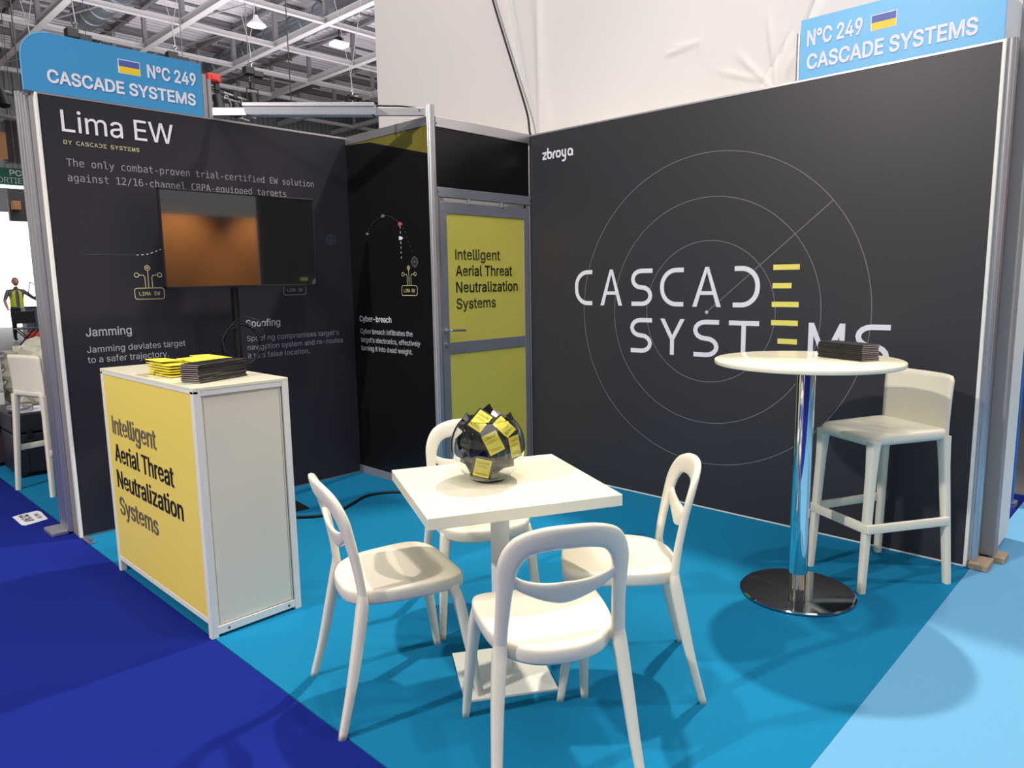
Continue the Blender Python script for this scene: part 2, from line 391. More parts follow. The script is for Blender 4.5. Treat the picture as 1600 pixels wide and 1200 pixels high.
# ------------------------------------------------------------------ cabin (storage booth) in the corner
CX, CY = -.931, -.970
cab = obj('wall_cabin', box(CX + .004, CX + .035, CY + .02, -.002, .06, 2.43), 'alu_grey'); tag(cab, kind='structure')
CF = frame('x', CX)
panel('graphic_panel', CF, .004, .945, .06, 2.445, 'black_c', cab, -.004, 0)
o = obj('sheen_wedge', poly(bmesh.new(), CF, [(.02, 2.442), (.93, 2.442), (.93, 2.27), (.30, 2.425)], .0, .0012), 'olive_sheen', cab); o['label'] = 'olive yellow reflection painted along the top edge'  # olive wedge laid on the black panel imitates a yellow reflection
obj('top_rail', box(CX - .006, CX + .035, CY + .03, -.002, 2.443, 2.50, bev=.003), 'alu', cab)
obj('bottom_rail', box(CX - .006, CX + .035, CY + .03, -.002, 0, .06, bev=.003), 'alu_d', cab)
po = obj('corner_post', fluted(bmesh.new(), CX - .005, CY, 0, 2.56, .026), 'alu', cab, ang=30)
cab2 = obj('wall_cabin_front', box(CX + .05, -.004, CY + .006, CY + .04, 2.06, 2.43), 'alu_grey'); tag(cab2, kind='structure')
DF = frame('y', CY)
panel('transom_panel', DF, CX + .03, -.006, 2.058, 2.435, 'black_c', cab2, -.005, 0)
obj('top_rail', box(CX + .03, -.004, CY - .006, CY + .035, 2.433, 2.50, bev=.003), 'alu', cab2)
obj('middle_rail', box(CX + .03, -.004, CY - .006, CY + .035, 1.998, 2.06, bev=.003), 'alu_d', cab2)
obj('door_jamb', box(CX + .026, CX + .046, CY - .004, CY + .035, 0, 1.998, bev=.002), 'alu', cab2)
obj('door_jamb', box(-.018, -.004, CY - .004, CY + .035, 0, 2.49, bev=.002), 'alu', cab2)
for u in (CX + .034, -.014):
    for z in (2.455, 2.03): obj('screw', cyl(bmesh.new(), (u, CY - .005, z), (u, CY - .009, z), .006, n=10), 'groove', cab2)
dr = empty('door_1', (0, 0, 0)); tag(dr, kind='structure')
D0, D1 = -.880, -.024
yb, yf = CY + .025, CY + .0
bm = bmesh.new()
bx(bm, D0, D0 + .057, yf, yb, .01, 1.972, bev=.003); bx(bm, D1 - .052, D1, yf, yb, .01, 1.972, bev=.003)
obj('door_frame', bm, 'alu_d', dr)
obj('door_rail', box(D0 + .057, D1 - .052, yf, yb, 1.895, 1.972, bev=.003), 'alu_d', dr)
obj('door_rail', box(D0 + .057, D1 - .052, yf, yb, .963, 1.043, bev=.003), 'alu_d', dr)
obj('door_rail', box(D0 + .057, D1 - .052, yf, yb, .01, .09, bev=.003), 'alu_d', dr)
pu = obj('yellow_panel', box(D0 + .057, D1 - .052, yf + .006, yb - .005, 1.043, 1.895), 'olive', dr)
pl_ = obj('yellow_panel', box(D0 + .057, D1 - .052, yf + .006, yb - .005, .09, .963), 'olive', dr)
DP = frame('y', yf + .006)
for s, u1, z, mm in (('Intelligent', -.327, 1.597, 'ink_olive'), ('Aerial Threat', -.205, 1.488, 'ink'), ('Neutralization', -.149, 1.378, 'ink'), ('Systems', -.378, 1.267, 'ink_olive')):
    text(s, DP, -.753, u1, z, .070, mm, pu, bold=.012)
dh = obj('door_handle', tube(bmesh.new(), spline([(-.852, CY - .004, 1.128), (-.852, CY - .04, 1.128), (-.842, CY - .048, 1.128), (-.78, CY - .05, 1.126), (-.722, CY - .048, 1.122)], 4), .0085, 10), 'chrome', dr, smooth=True)
obj('handle_rosette', cyl(bmesh.new(), (-.852, CY - .001, 1.128), (-.852, CY - .009, 1.128), .02, n=20), 'alu', dh)
obj('lock', cyl(cyl(bmesh.new(), (-.857, CY, 1.035), (-.857, CY - .008, 1.035), .016, n=16), (-.857, CY, 1.035), (-.857, CY - .018, 1.035), .008, n=12), 'alu', dr)
for z in (1.983,):
    for u in (-.62, -.30): obj('hinge_pin', cyl(bmesh.new(), (u, CY + .004, 1.965), (u, CY + .004, 2.0), .012, n=10), 'alu', dr)

# ------------------------------------------------------------------ printing on the left wall
T = lambda *a, **k: text(*a, **k)
T('Lima EW', LW, -2.760, -2.160, 2.304, .114, 'white_ink', wl, bold=.004)
def E_bars(bm, F, u, z, h, w, t):
    for k, ww in ((0, 1.), (1, .72), (2, 1.)): rectp(bm, F, u, u + w * ww, z + k * (h - t) / 2, z + k * (h - t) / 2 + t, 0, .0012)
def logo_letter(bm, F, ch, u0, u1, z0, z1, w):
    W, H = u1 - u0, z1 - z0; h = w / 2; a, b, c, d = u0 + h, u1 - h, z0 + h, z1 - h
    def arc(cu, cz, ru, rz, a0, a1, n=9): return [(cu + ru * math.cos(R(a0 + (a1 - a0) * i / (n - 1))), cz + rz * math.sin(R(a0 + (a1 - a0) * i / (n - 1)))) for i in range(n)]
    q = min(W * .62, H * .42)
    if ch == 'C':
        stroke(bm, F, [(u1, d)] + arc(a + q, d - q, q, q, 90, 180) + arc(a + q, c + q, q, q, 180, 270) + [(u1, c)], w)
    elif ch == 'D':
        stroke(bm, F, [(u0, d)] + arc(b - q, d - q, q, q, 90, 0) + arc(b - q, c + q, q, q, 0, -90) + [(u0 - W * .04, c)], w)
    elif ch == 'A':
        t = W * .11; m = (u0 + u1) / 2; ap = w * .42
        poly(bm, F, [(u0, z0), (u0 + w * 1.05, z0), (m + ap * .1, z1 - w * .9), (m + ap, z1), (m - ap, z1)], 0, .0012)
        poly(bm, F, [(u1, z0), (m + ap, z1), (m - ap * .1, z1 - w * .9), (u1 - w * 1.05, z0)], 0, .0012)
        f = (.30); rectp(bm, F, u0 + (m - u0) * f + w * .5, u1 - (u1 - m) * f - w * .5, z0 + H * f, z0 + H * f + w * .8, 0, .0011)
    elif ch == 'S':
        rz = (d - c) / 4; ru = min((b - a) * .47, rz * 1.5); mz = (c + d) / 2
        stroke(bm, F, [(u1, d)] + arc(a + ru, d - rz, ru, rz, 90, 270) + arc(b - ru, c + rz, ru, rz, 90, -90) + [(u0 + W * .03, c)], w)
    elif ch == 'Y':
        m = (u0 + u1) / 2; j = z0 + H * .42
        rectp(bm, F, m - h, m + h, z0, j + .001, 0, .0012)
        poly(bm, F, [(m - h, j), (m, j), (m, j + w), (u0 + w * 1.1, z1), (u0, z1)], 0, .0012); poly(bm, F, [(m, j), (m + h, j), (u1, z1), (u1 - w * 1.1, z1), (m, j + w)], 0, .0012)
    elif ch == 'T':
        rectp(bm, F, u0, u1, z1 - w, z1, 0, .0012); m = (u0 + u1) / 2; rectp(bm, F, m - h, m + h, z0, z1 - w, 0, .0012)
    elif ch == 'M':
        m = (u0 + u1) / 2
        rectp(bm, F, u0, u0 + w, z0, z1, 0, .0012); rectp(bm, F, u1 - w, u1, z0, z1, 0, .0012)
        poly(bm, F, [(u0 + w, z1), (m - h * .2, z0 + H * .30), (m + h * .2, z0 + H * .30), (m, z0 + H * .10), (m - h, z0 + H * .10), (u0, z1)], 0, .0013)
        poly(bm, F, [(u1 - w, z1), (u1, z1), (m + h, z0 + H * .10), (m, z0 + H * .10), (m - h * .2, z0 + H * .30)], 0, .0013)
    elif ch == 'B':
        rectp(bm, F, u0, u0 + w, z0, z1, 0, .0012); rz = (d - c) / 4; rb = W * .45
        stroke(bm, F, [(u0, d)] + arc(b - rb, d - rz, rb, rz, 90, -90) + [(u0, (c + d) / 2)], w); stroke(bm, F, [(u0, (c + d) / 2)] + arc(b - rb, c + rz, rb, rz, 90, -90) + [(u0, c)], w)
    return bm
bm = bmesh.new(); u = -2.757; cw = .0225; gp = .0105
for ch in 'BY CASCADE SYSTEMS':
    if ch == ' ': u += .017; continue
    if ch == 'E': E_bars(bm, LW, u, 2.2365, .0215, .019, .0034)
    else: logo_letter(bm, LW, ch, u, u + .0195, 2.2365, 2.258, .0034)
    u += .0195 + .0052
# scale to the printed width
k_ = (-2.3628 + 2.757) / ((u - .0052) + 2.757)
for v in bm.verts: v.co.x = -2.757 + (v.co.x + 2.757) * k_
obj('lettering', bm, 'cream_text', wl)
T('The only combat-proven trial-certified EW solution', LW, -2.754, -1.2116, 2.119, .041, 'grey_text', wl, font=F_MONO, slant=.008)
T('against 12/16-channel CRPA-equipped targets', LW, -2.755, -1.4297, 2.038, .041, 'grey_text', wl, font=F_MONO, slant=.006)
T('Jamming', LW, -2.742, -2.496, 1.171, .049, 'pale_text', wl, bold=.012)
T('Jamming deviates target', LW, -2.744, -2.1864, 1.0765, .037, 'pale_text', wl)
T('to a safer trajectory.', LW, -2.745, -2.2931, 1.0175, .037, 'pale_text', wl)
T('Spoofing', LW, -1.780, -1.5313, 1.171, .047, 'pale_text', wl, bold=.012)
T("Spoofing compromises target's", LW, -1.779, -1.0657, 1.075, .036, 'grey_text', wl)
T('navigation system and re-routes', LW, -1.779, -1.0331, 1.016, .036, 'grey_text', wl)
T('it to a false location.', LW, -1.779, -1.3154, .958, .036, 'grey_text', wl)
def rrect(u0, u1, z0, z1, r, n=5):
    out = []
    for cu, cz, a in ((u1 - r, z1 - r, 0), (u0 + r, z1 - r, 90), (u0 + r, z0 + r, 180), (u1 - r, z0 + r, 270)):
        for i in range(n): t = R(a + 90 * i / (n - 1)); out.append((cu + r * math.cos(t), cz + r * math.sin(t)))
    return out
def device_icon(F, cu, cz, m, parent, s=1.0, top=True):
    """rounded box with three antenna circles above, centre of the box at cu, cz"""
    bm = bmesh.new(); W, H = .170 * s, .066 * s; t = .0038
    stroke(bm, F, rrect(cu - W / 2, cu + W / 2, cz - H / 2, cz + H / 2, .016 * s), t, closed=True)
    if top:
        z0 = cz + H / 2
        stroke(bm, F, [(cu - .002, z0), (cu - .002, z0 + .105 * s)], t)
        stroke(bm, F, circle(cu - .002, z0 + .120 * s, .0145 * s, 20), t, closed=True)
        poly(bm, F, circle(cu - .002, z0 + .120 * s, .006 * s, 12), 0, .0012)
        for sg in (-1, 1):
            stroke(bm, F, [(cu + sg * .020 * s, z0), (cu + sg * .020 * s, z0 + .062 * s), (cu + sg * .026 * s, z0 + .076 * s), (cu + sg * .052 * s, z0 + .078 * s)], t)
            stroke(bm, F, circle(cu + sg * .066 * s, z0 + .078 * s, .0125 * s, 18), t, closed=True)
    obj('printed_icon', bm, m, parent)
    text('LIMA EW', F, cu - .060 * s, cu + .060 * s, cz - .011 * s, .022 * s, m, parent, font=F_MONO, bold=.006)
device_icon(LW, -2.374, 1.408, 'cream_text', wl)
device_icon(LW, -1.404, 1.410, 'grey_text', wl)
device_icon(CF, .689, 1.395, 'cream_text', cab, 1.0)
def target_icon(F, cu, cz, m, parent, s=1.):
    bm = bmesh.new()
    for r_ in (.036, .025, .010): stroke(bm, F, circle(cu, cz, r_ * s, 28), .003, closed=True)
    poly(bm, F, circle(cu, cz, .004 * s, 8), 0, .0012)
    for a in range(4): c1, s1 = math.cos(a * PI / 2), math.sin(a * PI / 2); stroke(bm, F, [(cu + .020 * s * c1, cz + .020 * s * s1), (cu + .042 * s * c1, cz + .042 * s * s1)], .003)
    obj('target_mark', bm, m, parent)
target_icon(LW, -1.0935, 1.7633, 'cyan_line', wl); target_icon(CF, .7547, 1.5867, 'thin_line', cab, .95)
def dashes(F, pts, w, on, off, m, parent, name='dashed_line'):
    P = [Vector((*p, 0)) for p in pts]; P = [Vector((p.x, p.y)) for p in spline(P, 12)]; bm = bmesh.new(); acc = 0; cur = []
    for a, b in zip(P, P[1:]):
        n = max(1, int((b - a).length / .002))
        for i in range(n):
            q = a.lerp(b, i / n); acc += (b - a).length / n
            if acc % (on + off) < on: cur.append((q.x, q.y))
            else:
                if len(cur) > 1: stroke(bm, F, [cur[0], cur[-1]], w)
                cur = []
    if len(cur) > 1: stroke(bm, F, [cur[0], cur[-1]], w)
    return obj(name, bm, m, parent)
dashes(LW, [(-2.715, 1.638), (-2.56, 1.634), (-2.43, 1.637)], .0022, .5, .001, 'cyan_line', wl)
dashes(LW, [(-2.43, 1.637), (-2.36, 1.645), (-2.25, 1.69)], .005, .016, .012, 'pale_text', wl)
dashes(CF, [(.22, 1.80), (.30, 1.875), (.42, 1.912), (.50, 1.905), (.60, 1.86)], .0035, .010, .016, 'thin_line', cab)
dashes(CF, [(.62, 1.845), (.67, 1.78), (.71, 1.70), (.745, 1.635)], .0035, .010, .026, 'thin_line', cab)
dashes(CF, [(.611, 1.83), (.612, 1.70), (.614, 1.60)], .005, .018, .016, 'white_ink', cab)
def drone(F, u, z, m, s=1.):
    bm = bmesh.new(); poly(bm, F, [(u - .024 * s, z - .011 * s), (u + .010 * s, z - .012 * s), (u + .028 * s, z), (u + .010 * s, z + .012 * s), (u - .024 * s, z + .011 * s), (u - .018 * s, z)], 0, .0013)
    poly(bm, F, [(u - .012 * s, z + .010 * s), (u - .002 * s, z + .010 * s), (u - .014 * s, z + .018 * s)], 0, .0013)
    obj('printed_mark', bm, m, cab)
drone(CF, .611, 1.845, 'red_ink'); drone(CF, .612, 1.750, 'white_ink', .95); drone(CF, .42, 1.912, 'thin_line', .8); drone(CF, .225, 1.80, 'thin_line', .7)
T('Cyber-breach', CF, .083, .4721, 1.169, .042, 'white_ink', cab, bold=.014)
T('Cyber breach infiltrates the', CF, .088, .7058, 1.080, .036, 'pale_text', cab, bold=.008)
T("target's electronics, effectively", CF, .088, .7857, 1.0165, .036, 'pale_text', cab, bold=.008)
T('turning it into dead weight.', CF, .088, .6990, .955, .036, 'pale_text', cab, bold=.008)

# ------------------------------------------------------------------ printing on the right wall
YC, ZC = 2.419, 1.2405
for r_ in (.950, .690, .432):
    obj('printed_ring', stroke(bmesh.new(), RW, circle(YC, ZC, r_, 180), .0042, d1=.0008, closed=True), 'thin_line', wr)
obj('printed_ray', stroke(bmesh.new(), RW, [(YC, ZC), (3.150, 1.851)], .005, d1=.0009), 'thin_line', wr)
obj('printed_dot', poly(bmesh.new(), RW, circle(YC, ZC, .011, 16), 0, .001), 'pale_text', wr)
for ch, u0, u1 in (('C', 1.3867, 1.5398), ('A', 1.6102, 1.7910), ('S', 1.8618, 2.0272), ('C', 2.0853, 2.2559), ('A', 2.3187, 2.5124), ('D', 2.5950, 2.7549)):
    obj('logo_letter', logo_letter(bmesh.new(), RW, ch, u0, u1, 1.2725, 1.515, .0285), 'white_ink', wr)
for ch, u0, u1 in (('S', 1.8580, 2.0282), ('Y', 2.0903, 2.2683), ('S', 2.3289, 2.5037), ('T', 2.5681, 2.7576), ('M', 3.0450, 3.2404), ('S', 3.2945, 3.4660)):
    obj('logo_letter', logo_letter(bmesh.new(), RW, ch, u0, u1, .9630, 1.194, .0285), 'white_ink', wr)
for u0, u1, z in ((2.8312, 2.9819, 1.4872), (2.8301, 2.9399, 1.3839), (2.8289, 2.9844, 1.2782), (2.8290, 2.9838, 1.1732), (2.8712, 2.9832, 1.0686)):
    obj('logo_bar', rectp(bmesh.new(), RW, u0, u1, z, z + .030, 0, .0014), 'bar_yellow', wr)
# small white wordmark, built from thick strokes with the thin cuts between them
bm = bmesh.new(); z0, xh, t = 2.3045, .053, .0130
_dd = [0]
def S_(pts, w=t, closed=False): _dd[0] += 1; stroke(bm, RW, pts, w, d1=.001 + _dd[0] * .00008, closed=closed)
a = 1.0915; h = t / 2
S_([(a, z0 + xh - h), (a + .040, z0 + xh - h)]); S_([(a + .036, z0 + xh - t), (a + .006, z0 + t)], t * .95); S_([(a, z0 + h), (a + .040, z0 + h)])
def oo(u0, u1, zz0, zz1, cut=True):
    h = t / 2; r_ = .014
    p = rrect(u0 + h, u1 - h, zz0 + h, zz1 - h, r_, 4); S_(p, closed=True)
oo(1.1365, 1.1820, z0, z0 + xh); S_([(1.1365 + h, z0 + .01), (1.1365 + h, z0 + .078)])
S_([(1.1875 + h, z0), (1.1875 + h, z0 + .034), (1.1875 + h + .012, z0 + xh - h), (1.2150, z0 + xh - h)])
oo(1.2170, 1.2640, z0, z0 + xh)
S_([(1.2705 + h, z0 + xh), (1.2705 + h, z0 + .018), (1.2705 + h + .012, z0 + h), (1.3060, z0 + h)]); S_([(1.3120 - h, z0 + xh), (1.3120 - h, z0 - .014), (1.3120 - h - .011, z0 - .024), (1.2740, z0 - .024)])
oo(1.3240, 1.3700, z0, z0 + xh); S_([(1.3740 - h, z0), (1.3740 - h, z0 + xh * .8)])
obj('logo_letter', bm, 'white_ink', wr)

# ------------------------------------------------------------------ number signs above the walls
def flag(F, u0, u1, z0, z1, parent):
    d = .0012; zm = (z0 + z1) / 2
    fb = obj('flag_border', rectp(bmesh.new(), F, u0 - .004, u1 + .004, z0 - .004, z1 + .004, 0, .001), 'paper', parent)
    obj('flag_band', rectp(bmesh.new(), F, u0, u1, zm, z1, 0, .002), 'flag_blue', parent)
    obj('flag_band', rectp(bmesh.new(), F, u0, u1, z0, zm, 0, .002), 'flag_yellow', parent)
SF = frame('y', -.004)
sg = empty('number_sign', (-2.45, 0, 2.5)); tag(sg, 'blue stand number sign with one rounded corner above the left wall', 'sign')
def at(parent_empty):  # children keep world coordinates
    inv = Matrix.Translation(-Vector(parent_empty.location))
    for ch in kids(parent_empty): ch.matrix_parent_inverse = inv
pts = [(-2.922, 2.495), (-1.962, 2.495), (-1.962, 2.809), (-2.78, 2.809)] + [(-2.78 + .142 * math.cos(R(a)), 2.667 + .142 * math.sin(R(a))) for a in range(100, 181, 8)]
bd = obj('sign_board', poly(bmesh.new(), SF, pts, -.012, 0), 'sign_blue', sg)
o = obj('board_edge', stroke(bmesh.new(), SF, pts[3:] + [pts[0]], .006, d1=.0006), 'sign_blue_r', sg)
text('N°C 249', SF, -2.2835, -1.998, 2.672, .072, 'white_ink', sg, bold=.028)
text('CASCADE SYSTEMS', SF, -2.806, -2.008, 2.554, .067, 'white_ink', sg, bold=.028)
flag(SF, -2.4368, -2.3250, 2.6715, 2.741, sg); at(sg)
o = obj('sign_post', fluted(fluted(bmesh.new(), -1.944, .02, 2.42, 2.755, .020), -1.908, .022, 2.42, 2.73, .016), 'alu'); tag(o, 'fluted aluminium post holding the left blue sign', 'post')
SR = frame('x', -.004)
sg2 = empty('number_sign', (0, -3.4, 2.5)); tag(sg2, 'lighter blue stand number sign above the right wall', 'sign')
obj('sign_board', poly(bmesh.new(), SR, [(2.938, 2.495), (3.866, 2.495), (3.866, 2.66)] + [(3.72 + .142 * math.cos(R(a)), 2.657 + .142 * math.sin(R(a))) for a in range(0, 91, 9)] + [(2.938, 2.799)], -.012, 0), 'sign_blue_r', sg2)
text('N°C 249', SR, 2.9745, 3.2537, 2.662, .078, 'white_ink', sg2, bold=.028)
text('CASCADE SYSTEMS', SR, 2.9775, 3.7619, 2.543, .075, 'white_ink', sg2, bold=.028)
flag(SR, 3.296, 3.408, 2.664, 2.732, sg2); at(sg2)
o = obj('sign_post', fluted(fluted(bmesh.new(), .02, -2.926, 2.42, 2.74, .018), .052, -2.91, 2.42, 2.74, .014), 'alu'); tag(o, 'fluted aluminium post holding the right blue sign', 'post')

# ------------------------------------------------------------------ lamp beam across the corner
A_, B_ = Vector((-1.91, .0, 2.533)), Vector((-.955, -.965, 2.516)); dv = (B_ - A_)
ang_b = math.atan2(dv.y, dv.x); Lb = math.hypot(dv.x, dv.y)
bmr = empty('cross_beam', A_, ang_b); tag(bmr, 'flat aluminium beam bridging from the left sign post to the cabin post', 'beam')
obj('beam_bar', box(0.01, Lb - .02, -.012, .012, -.024, .024, bev=.002), 'alu', bmr); bmr.rotation_euler = (0, math.atan2(A_.z - B_.z, Lb), ang_b)
obj('bolt', cyl(bmesh.new(), (Lb - .05, -.016, .008), (Lb - .05, .0, .008), .006, n=10), 'groove', bmr)
lp = empty('strip_lamp', A_ + dv * .165 + Vector((-.03, -.03, 0)), ang_b); tag(lp, 'long grey metal lamp housing mounted on the cross beam', 'lamp')
lp.rotation_euler = bmr.rotation_euler
LL_ = Lb * .60
obj('lamp_housing', poly(bmesh.new(), lambda u, z, d=0: Vector((u, -d, z)), [(0, .030), (.02, -.035), (LL_, -.035), (LL_, .030)], -.03, .05), 'alu_d', lp)
obj('lamp_ridge', box(.0, LL_, -.056, -.046, .012, .036, bev=.003), 'alu', lp)
obj('lamp_diffuser', box(.04, LL_ - .02, -.045, .02, -.038, -.034), 'wallwhite', lp)
bm = bmesh.new()
p0 = A_ + dv * .66
tube(bm, spline([p0 + Vector((-.03, -.03, .03)), p0 + Vector((-.01, .0, .09)), p0 + Vector((.05, -.03, .05)), p0 + Vector((.12, -.12, .035)), p0 + Vector((.22, -.22, .03)), p0 + Vector((.3, -.30, .012))], 6), .006, 6)
tube(bm, spline([p0 + Vector((.03, -.05, .05)), p0 + Vector((.05, -.08, -.01)), p0 + Vector((.02, -.05, -.035)), p0 + Vector((-.02, -.02, 0))], 6), .006, 6)
bx(bm, -.04, .05, -.012, .012, -.012, .012, mt=Matrix.Translation(p0 + Vector((.0, -.01, .085))))
o = obj('lamp_cable', bm, 'cable', smooth=True); tag(o, 'black lamp cable and plug looped on top of the cross beam', 'cable')
# cable hanging down the white fabric wall
o = obj('hanging_cable', tube(bmesh.new(), spline([(.13, -.40, 3.85), (.12, -.496, 3.573), (.12, -.622, 3.244), (.12, -.76, 2.894), (.11, -.850, 2.672), (.08, -.905, 2.52), (.06, -1.0, 2.505), (.05, -1.3, 2.502)], 8), .008, 8), 'cable', smooth=True)
tag(o, 'black cable hanging down the white fabric wall', 'cable')

# ------------------------------------------------------------------ yellow and white counter
ct = empty('reception_counter', (-2.68, -1.22, 0)); tag(ct, 'white counter with a yellow printed front and white side', 'counter')
X0, X1, Y0, Y1, ZT = -2.885, -2.475, -1.785, -.680, 1.052
obj('countertop', box(X0, X1, Y0, Y1, ZT - .014, ZT, bev=.002), 'laminate', ct)
obj('frame_rail', box(X0, X0 + .02, Y0, Y1, 1.026, ZT - .014, bev=.001), 'paint', ct)
obj('side_panel', box(X0 + .022, X1 - .012, Y0 + .010, Y0 + .022, .03, ZT - .035), 'sidewhite', ct)
obj('side_panel', box(X0 + .03, X1 - .02, Y1 - .022, Y1 - .01, .03, ZT - .02), 'wallwhite', ct)
obj('back_panel', box(X1 - .016, X1 - .006, Y0 + .02, Y1 - .02, .05, ZT - .02), 'wallwhite', ct)
for x in (X0, X1 - .030):
    for y, y2 in ((Y0, Y0 + .030), (Y1 - .03, Y1)):
        obj('corner_post', box(x, x + .030, y, y2, .0, ZT - .014, bev=.002), 'paint', ct)
obj('frame_rail', box(X0 + .03, X1 - .03, Y0 + .002, Y0 + .02, ZT - .036, ZT - .014, bev=.001), 'paint', ct)
obj('frame_rail', box(X0 + .03, X1 - .03, Y0 + .002, Y0 + .02, .012, .046, bev=.001), 'paint', ct)
obj('frame_rail', box(X0 + .002, X0 + .02, Y0 + .03, Y1 - .03, .06, .085, bev=.001), 'paint', ct)
for x0_, x1_ in ((X0 + .030, X0 + .0325), (X1 - .0325, X1 - .030)): obj('joint', box(x0_, x1_, Y0 + .0085, Y0 + .0105, .046, ZT - .036), 'groove', ct)
for z_ in (ZT - .038, .046): obj('joint', box(X0 + .03, X1 - .03, Y0 + .0085, Y0 + .0105, z_, z_ + .002), 'groove', ct)
bm = bmesh.new()
for x0_, x1_ in ((X0 + .040, X0 + .0412), (X1 - .0412, X1 - .040)): bx(bm, x0_, x1_, Y0 + .0092, Y0 + .0105, .052, ZT - .044)
bx(bm, X0 + .04, X1 - .04, Y0 + .0092, Y0 + .0105, ZT - .045, ZT - .044); obj('panel_outline', bm, 'groove', ct)
for x in (X0 + .075, X1 - .06): obj('screw', cyl(bmesh.new(), (x, Y0 + .011, .028), (x, Y0 - .0005, .028), .005, n=10), 'groove', ct)
fp = obj('front_panel', box(X0 + .003, X0 + .012, Y0 + .028, Y1 - .028, .085, 1.026), 'yellow', ct)
KF = frame('x', X0 + .003)
for s, u1, z, mm in (('Intelligent', 1.3438, .738, 'ink_grey'), ('Aerial Threat', 1.5124, .5985, 'ink'), ('Neutralization', 1.5858, .4655, 'ink'), ('Systems', 1.2808, .328, 'ink_grey')):
    text(s, KF, .786, u1, z, .0895, mm, fp, bold=.010)
at(ct)
for ch in kids(ct):
    pass

# ------------------------------------------------------------------ TV on a stand
tvc = (-1.908, -.31)
ts = empty('tv_stand', (-1.952, -.235, 0)); tag(ts, 'black pole floor stand with flat base carrying the television', 'stand')
obj('pole', cyl(cyl(bmesh.new(), (0, 0, .012), (0, 0, 1.50), .019, n=20), (.0, .035, .012), (.0, .035, 1.5), .010, n=12), 'black_metal', ts, ang=40)
obj('base_plate', bx(bmesh.new(), -.33, .29, -.26, .10, 0.0005, .012, bev=.003, mt=Matrix.Rotation(R(-6), 4, 'Z')), 'black_pl', ts)
obj('mount_bracket', bx(box(-.12, .12, -.044, -.024, 1.50, 1.86), -.02, .02, -.03, .0, 1.48, 1.8), 'black_metal', ts)
obj('cable_hook', tube(bmesh.new(), [(-.03, -.02, 1.19), (-.05, -.05, 1.2), (-.05, -.06, 1.23)], .005, 6), 'black_metal', ts)
tv = empty('television', (tvc[0], tvc[1], 1.436)); tag(tv, 'black flat screen television, switched off, in front of the left wall', 'television')
W2, H2 = .492, .566
obj('bezel', bx(bx(bx(box(-W2, W2, -.012, .010, 0, .014, bev=.002), -W2, W2, -.012, .010, H2 - .010, H2, bev=.002), -W2, -W2 + .010, -.012, .010, 0, H2, bev=.002), W2 - .010, W2, -.012, .010, 0, H2, bev=.002), 'black_metal', tv)
obj('screen', box(-W2 + .009, W2 - .009, -.008, .0, .012, H2 - .009), 'tv_glass', tv)
obj('back_shell', box(-W2 + .02, W2 - .02, .0, .03, .02, H2 - .02, bev=.01), 'black_pl', tv)
tv.rotation_euler = (R(0), 0, 0)
bm = bmesh.new(); random.seed(4)
for k in range(5):
    cx_, cz_, r_ = -1.955 + random.uniform(-.02, .03), 1.095 + random.uniform(-.02, .02), .13 + random.uniform(-.02, .015)
    tube(bm, [(cx_ + r_ * math.cos(a * PI / 20) * (1.0), -.300 - .004 * k + .012 * math.sin(a * .6 + k), cz_ + r_ * 1.05 * math.sin(a * PI / 20)) for a in range(40)], .0035, 6, closed=True)
o = obj('cable_coil', bm, 'cable', smooth=True); tag(o, 'thin black cable coiled in loops on the television pole', 'cable')
bm = bmesh.new(); tube(bm, spline([(-1.9, -.45, .012), (-1.88, -.60, .01), (-1.735, -.728, .01), (-1.598, -.732, .01), (-1.45, -.67, .01), (-1.311, -.602, .01), (-1.20, -.61, .01), (-1.103, -.68, .01), (-.97, -.86, .01), (-.95, -1.06, .01), (-.6, -1.1, .01)], 8), .009, 8)
o = obj('floor_cable', bm, 'cable', smooth=True); tag(o, 'black power cable snaking over the carpet to the cabin', 'cable')

# ------------------------------------------------------------------ white loop-back chair
def backdepth(x, z):
    t = max(0., (z - .42) / .41)
    y = -.152 - .075 * t ** 1.5
    y -= .032 * (1 - min(1, abs(x) / .18) ** 2) * min(1, t * 1.4)
    return y
def ribbon(bm, path, widths, th, depth, n=14):
    """sweep a soft rounded section along a path drawn in x,z and laid on the surface y = depth(x, z)"""
    P = spline([(p[0], 0, p[1]) for p in path], 7); Wd = spline([(w_, 0, 0) for w_ in widths], 7); rings = []; N = len(P)
    for i, p in enumerate(P):
        a, b = P[max(0, i - 1)], P[min(N - 1, i + 1)]; t = (b - a).normalized(); nx, nz = -t.z, t.x
        w_ = Wd[i].x / 2; ring = []
        for k in range(n):
            an = 2 * PI * k / n; ca, sa = math.cos(an), math.sin(an)
            e = .62; u_ = math.copysign(abs(ca) ** e, ca) * w_; v_ = math.copysign(abs(sa) ** e, sa) * th / 2
            x, z = p.x + nx * u_, p.z + nz * u_
            ring.append(bm.verts.new((x, depth(x, z) + v_, z)))
        rings.append(ring)
    for A, B in zip(rings, rings[1:]):
        for k in range(n): bm.faces.new((A[k], A[(k + 1) % n], B[(k + 1) % n], B[k]))
    bm.faces.new(rings[0][::-1]); bm.faces.new(rings[-1]); return bm
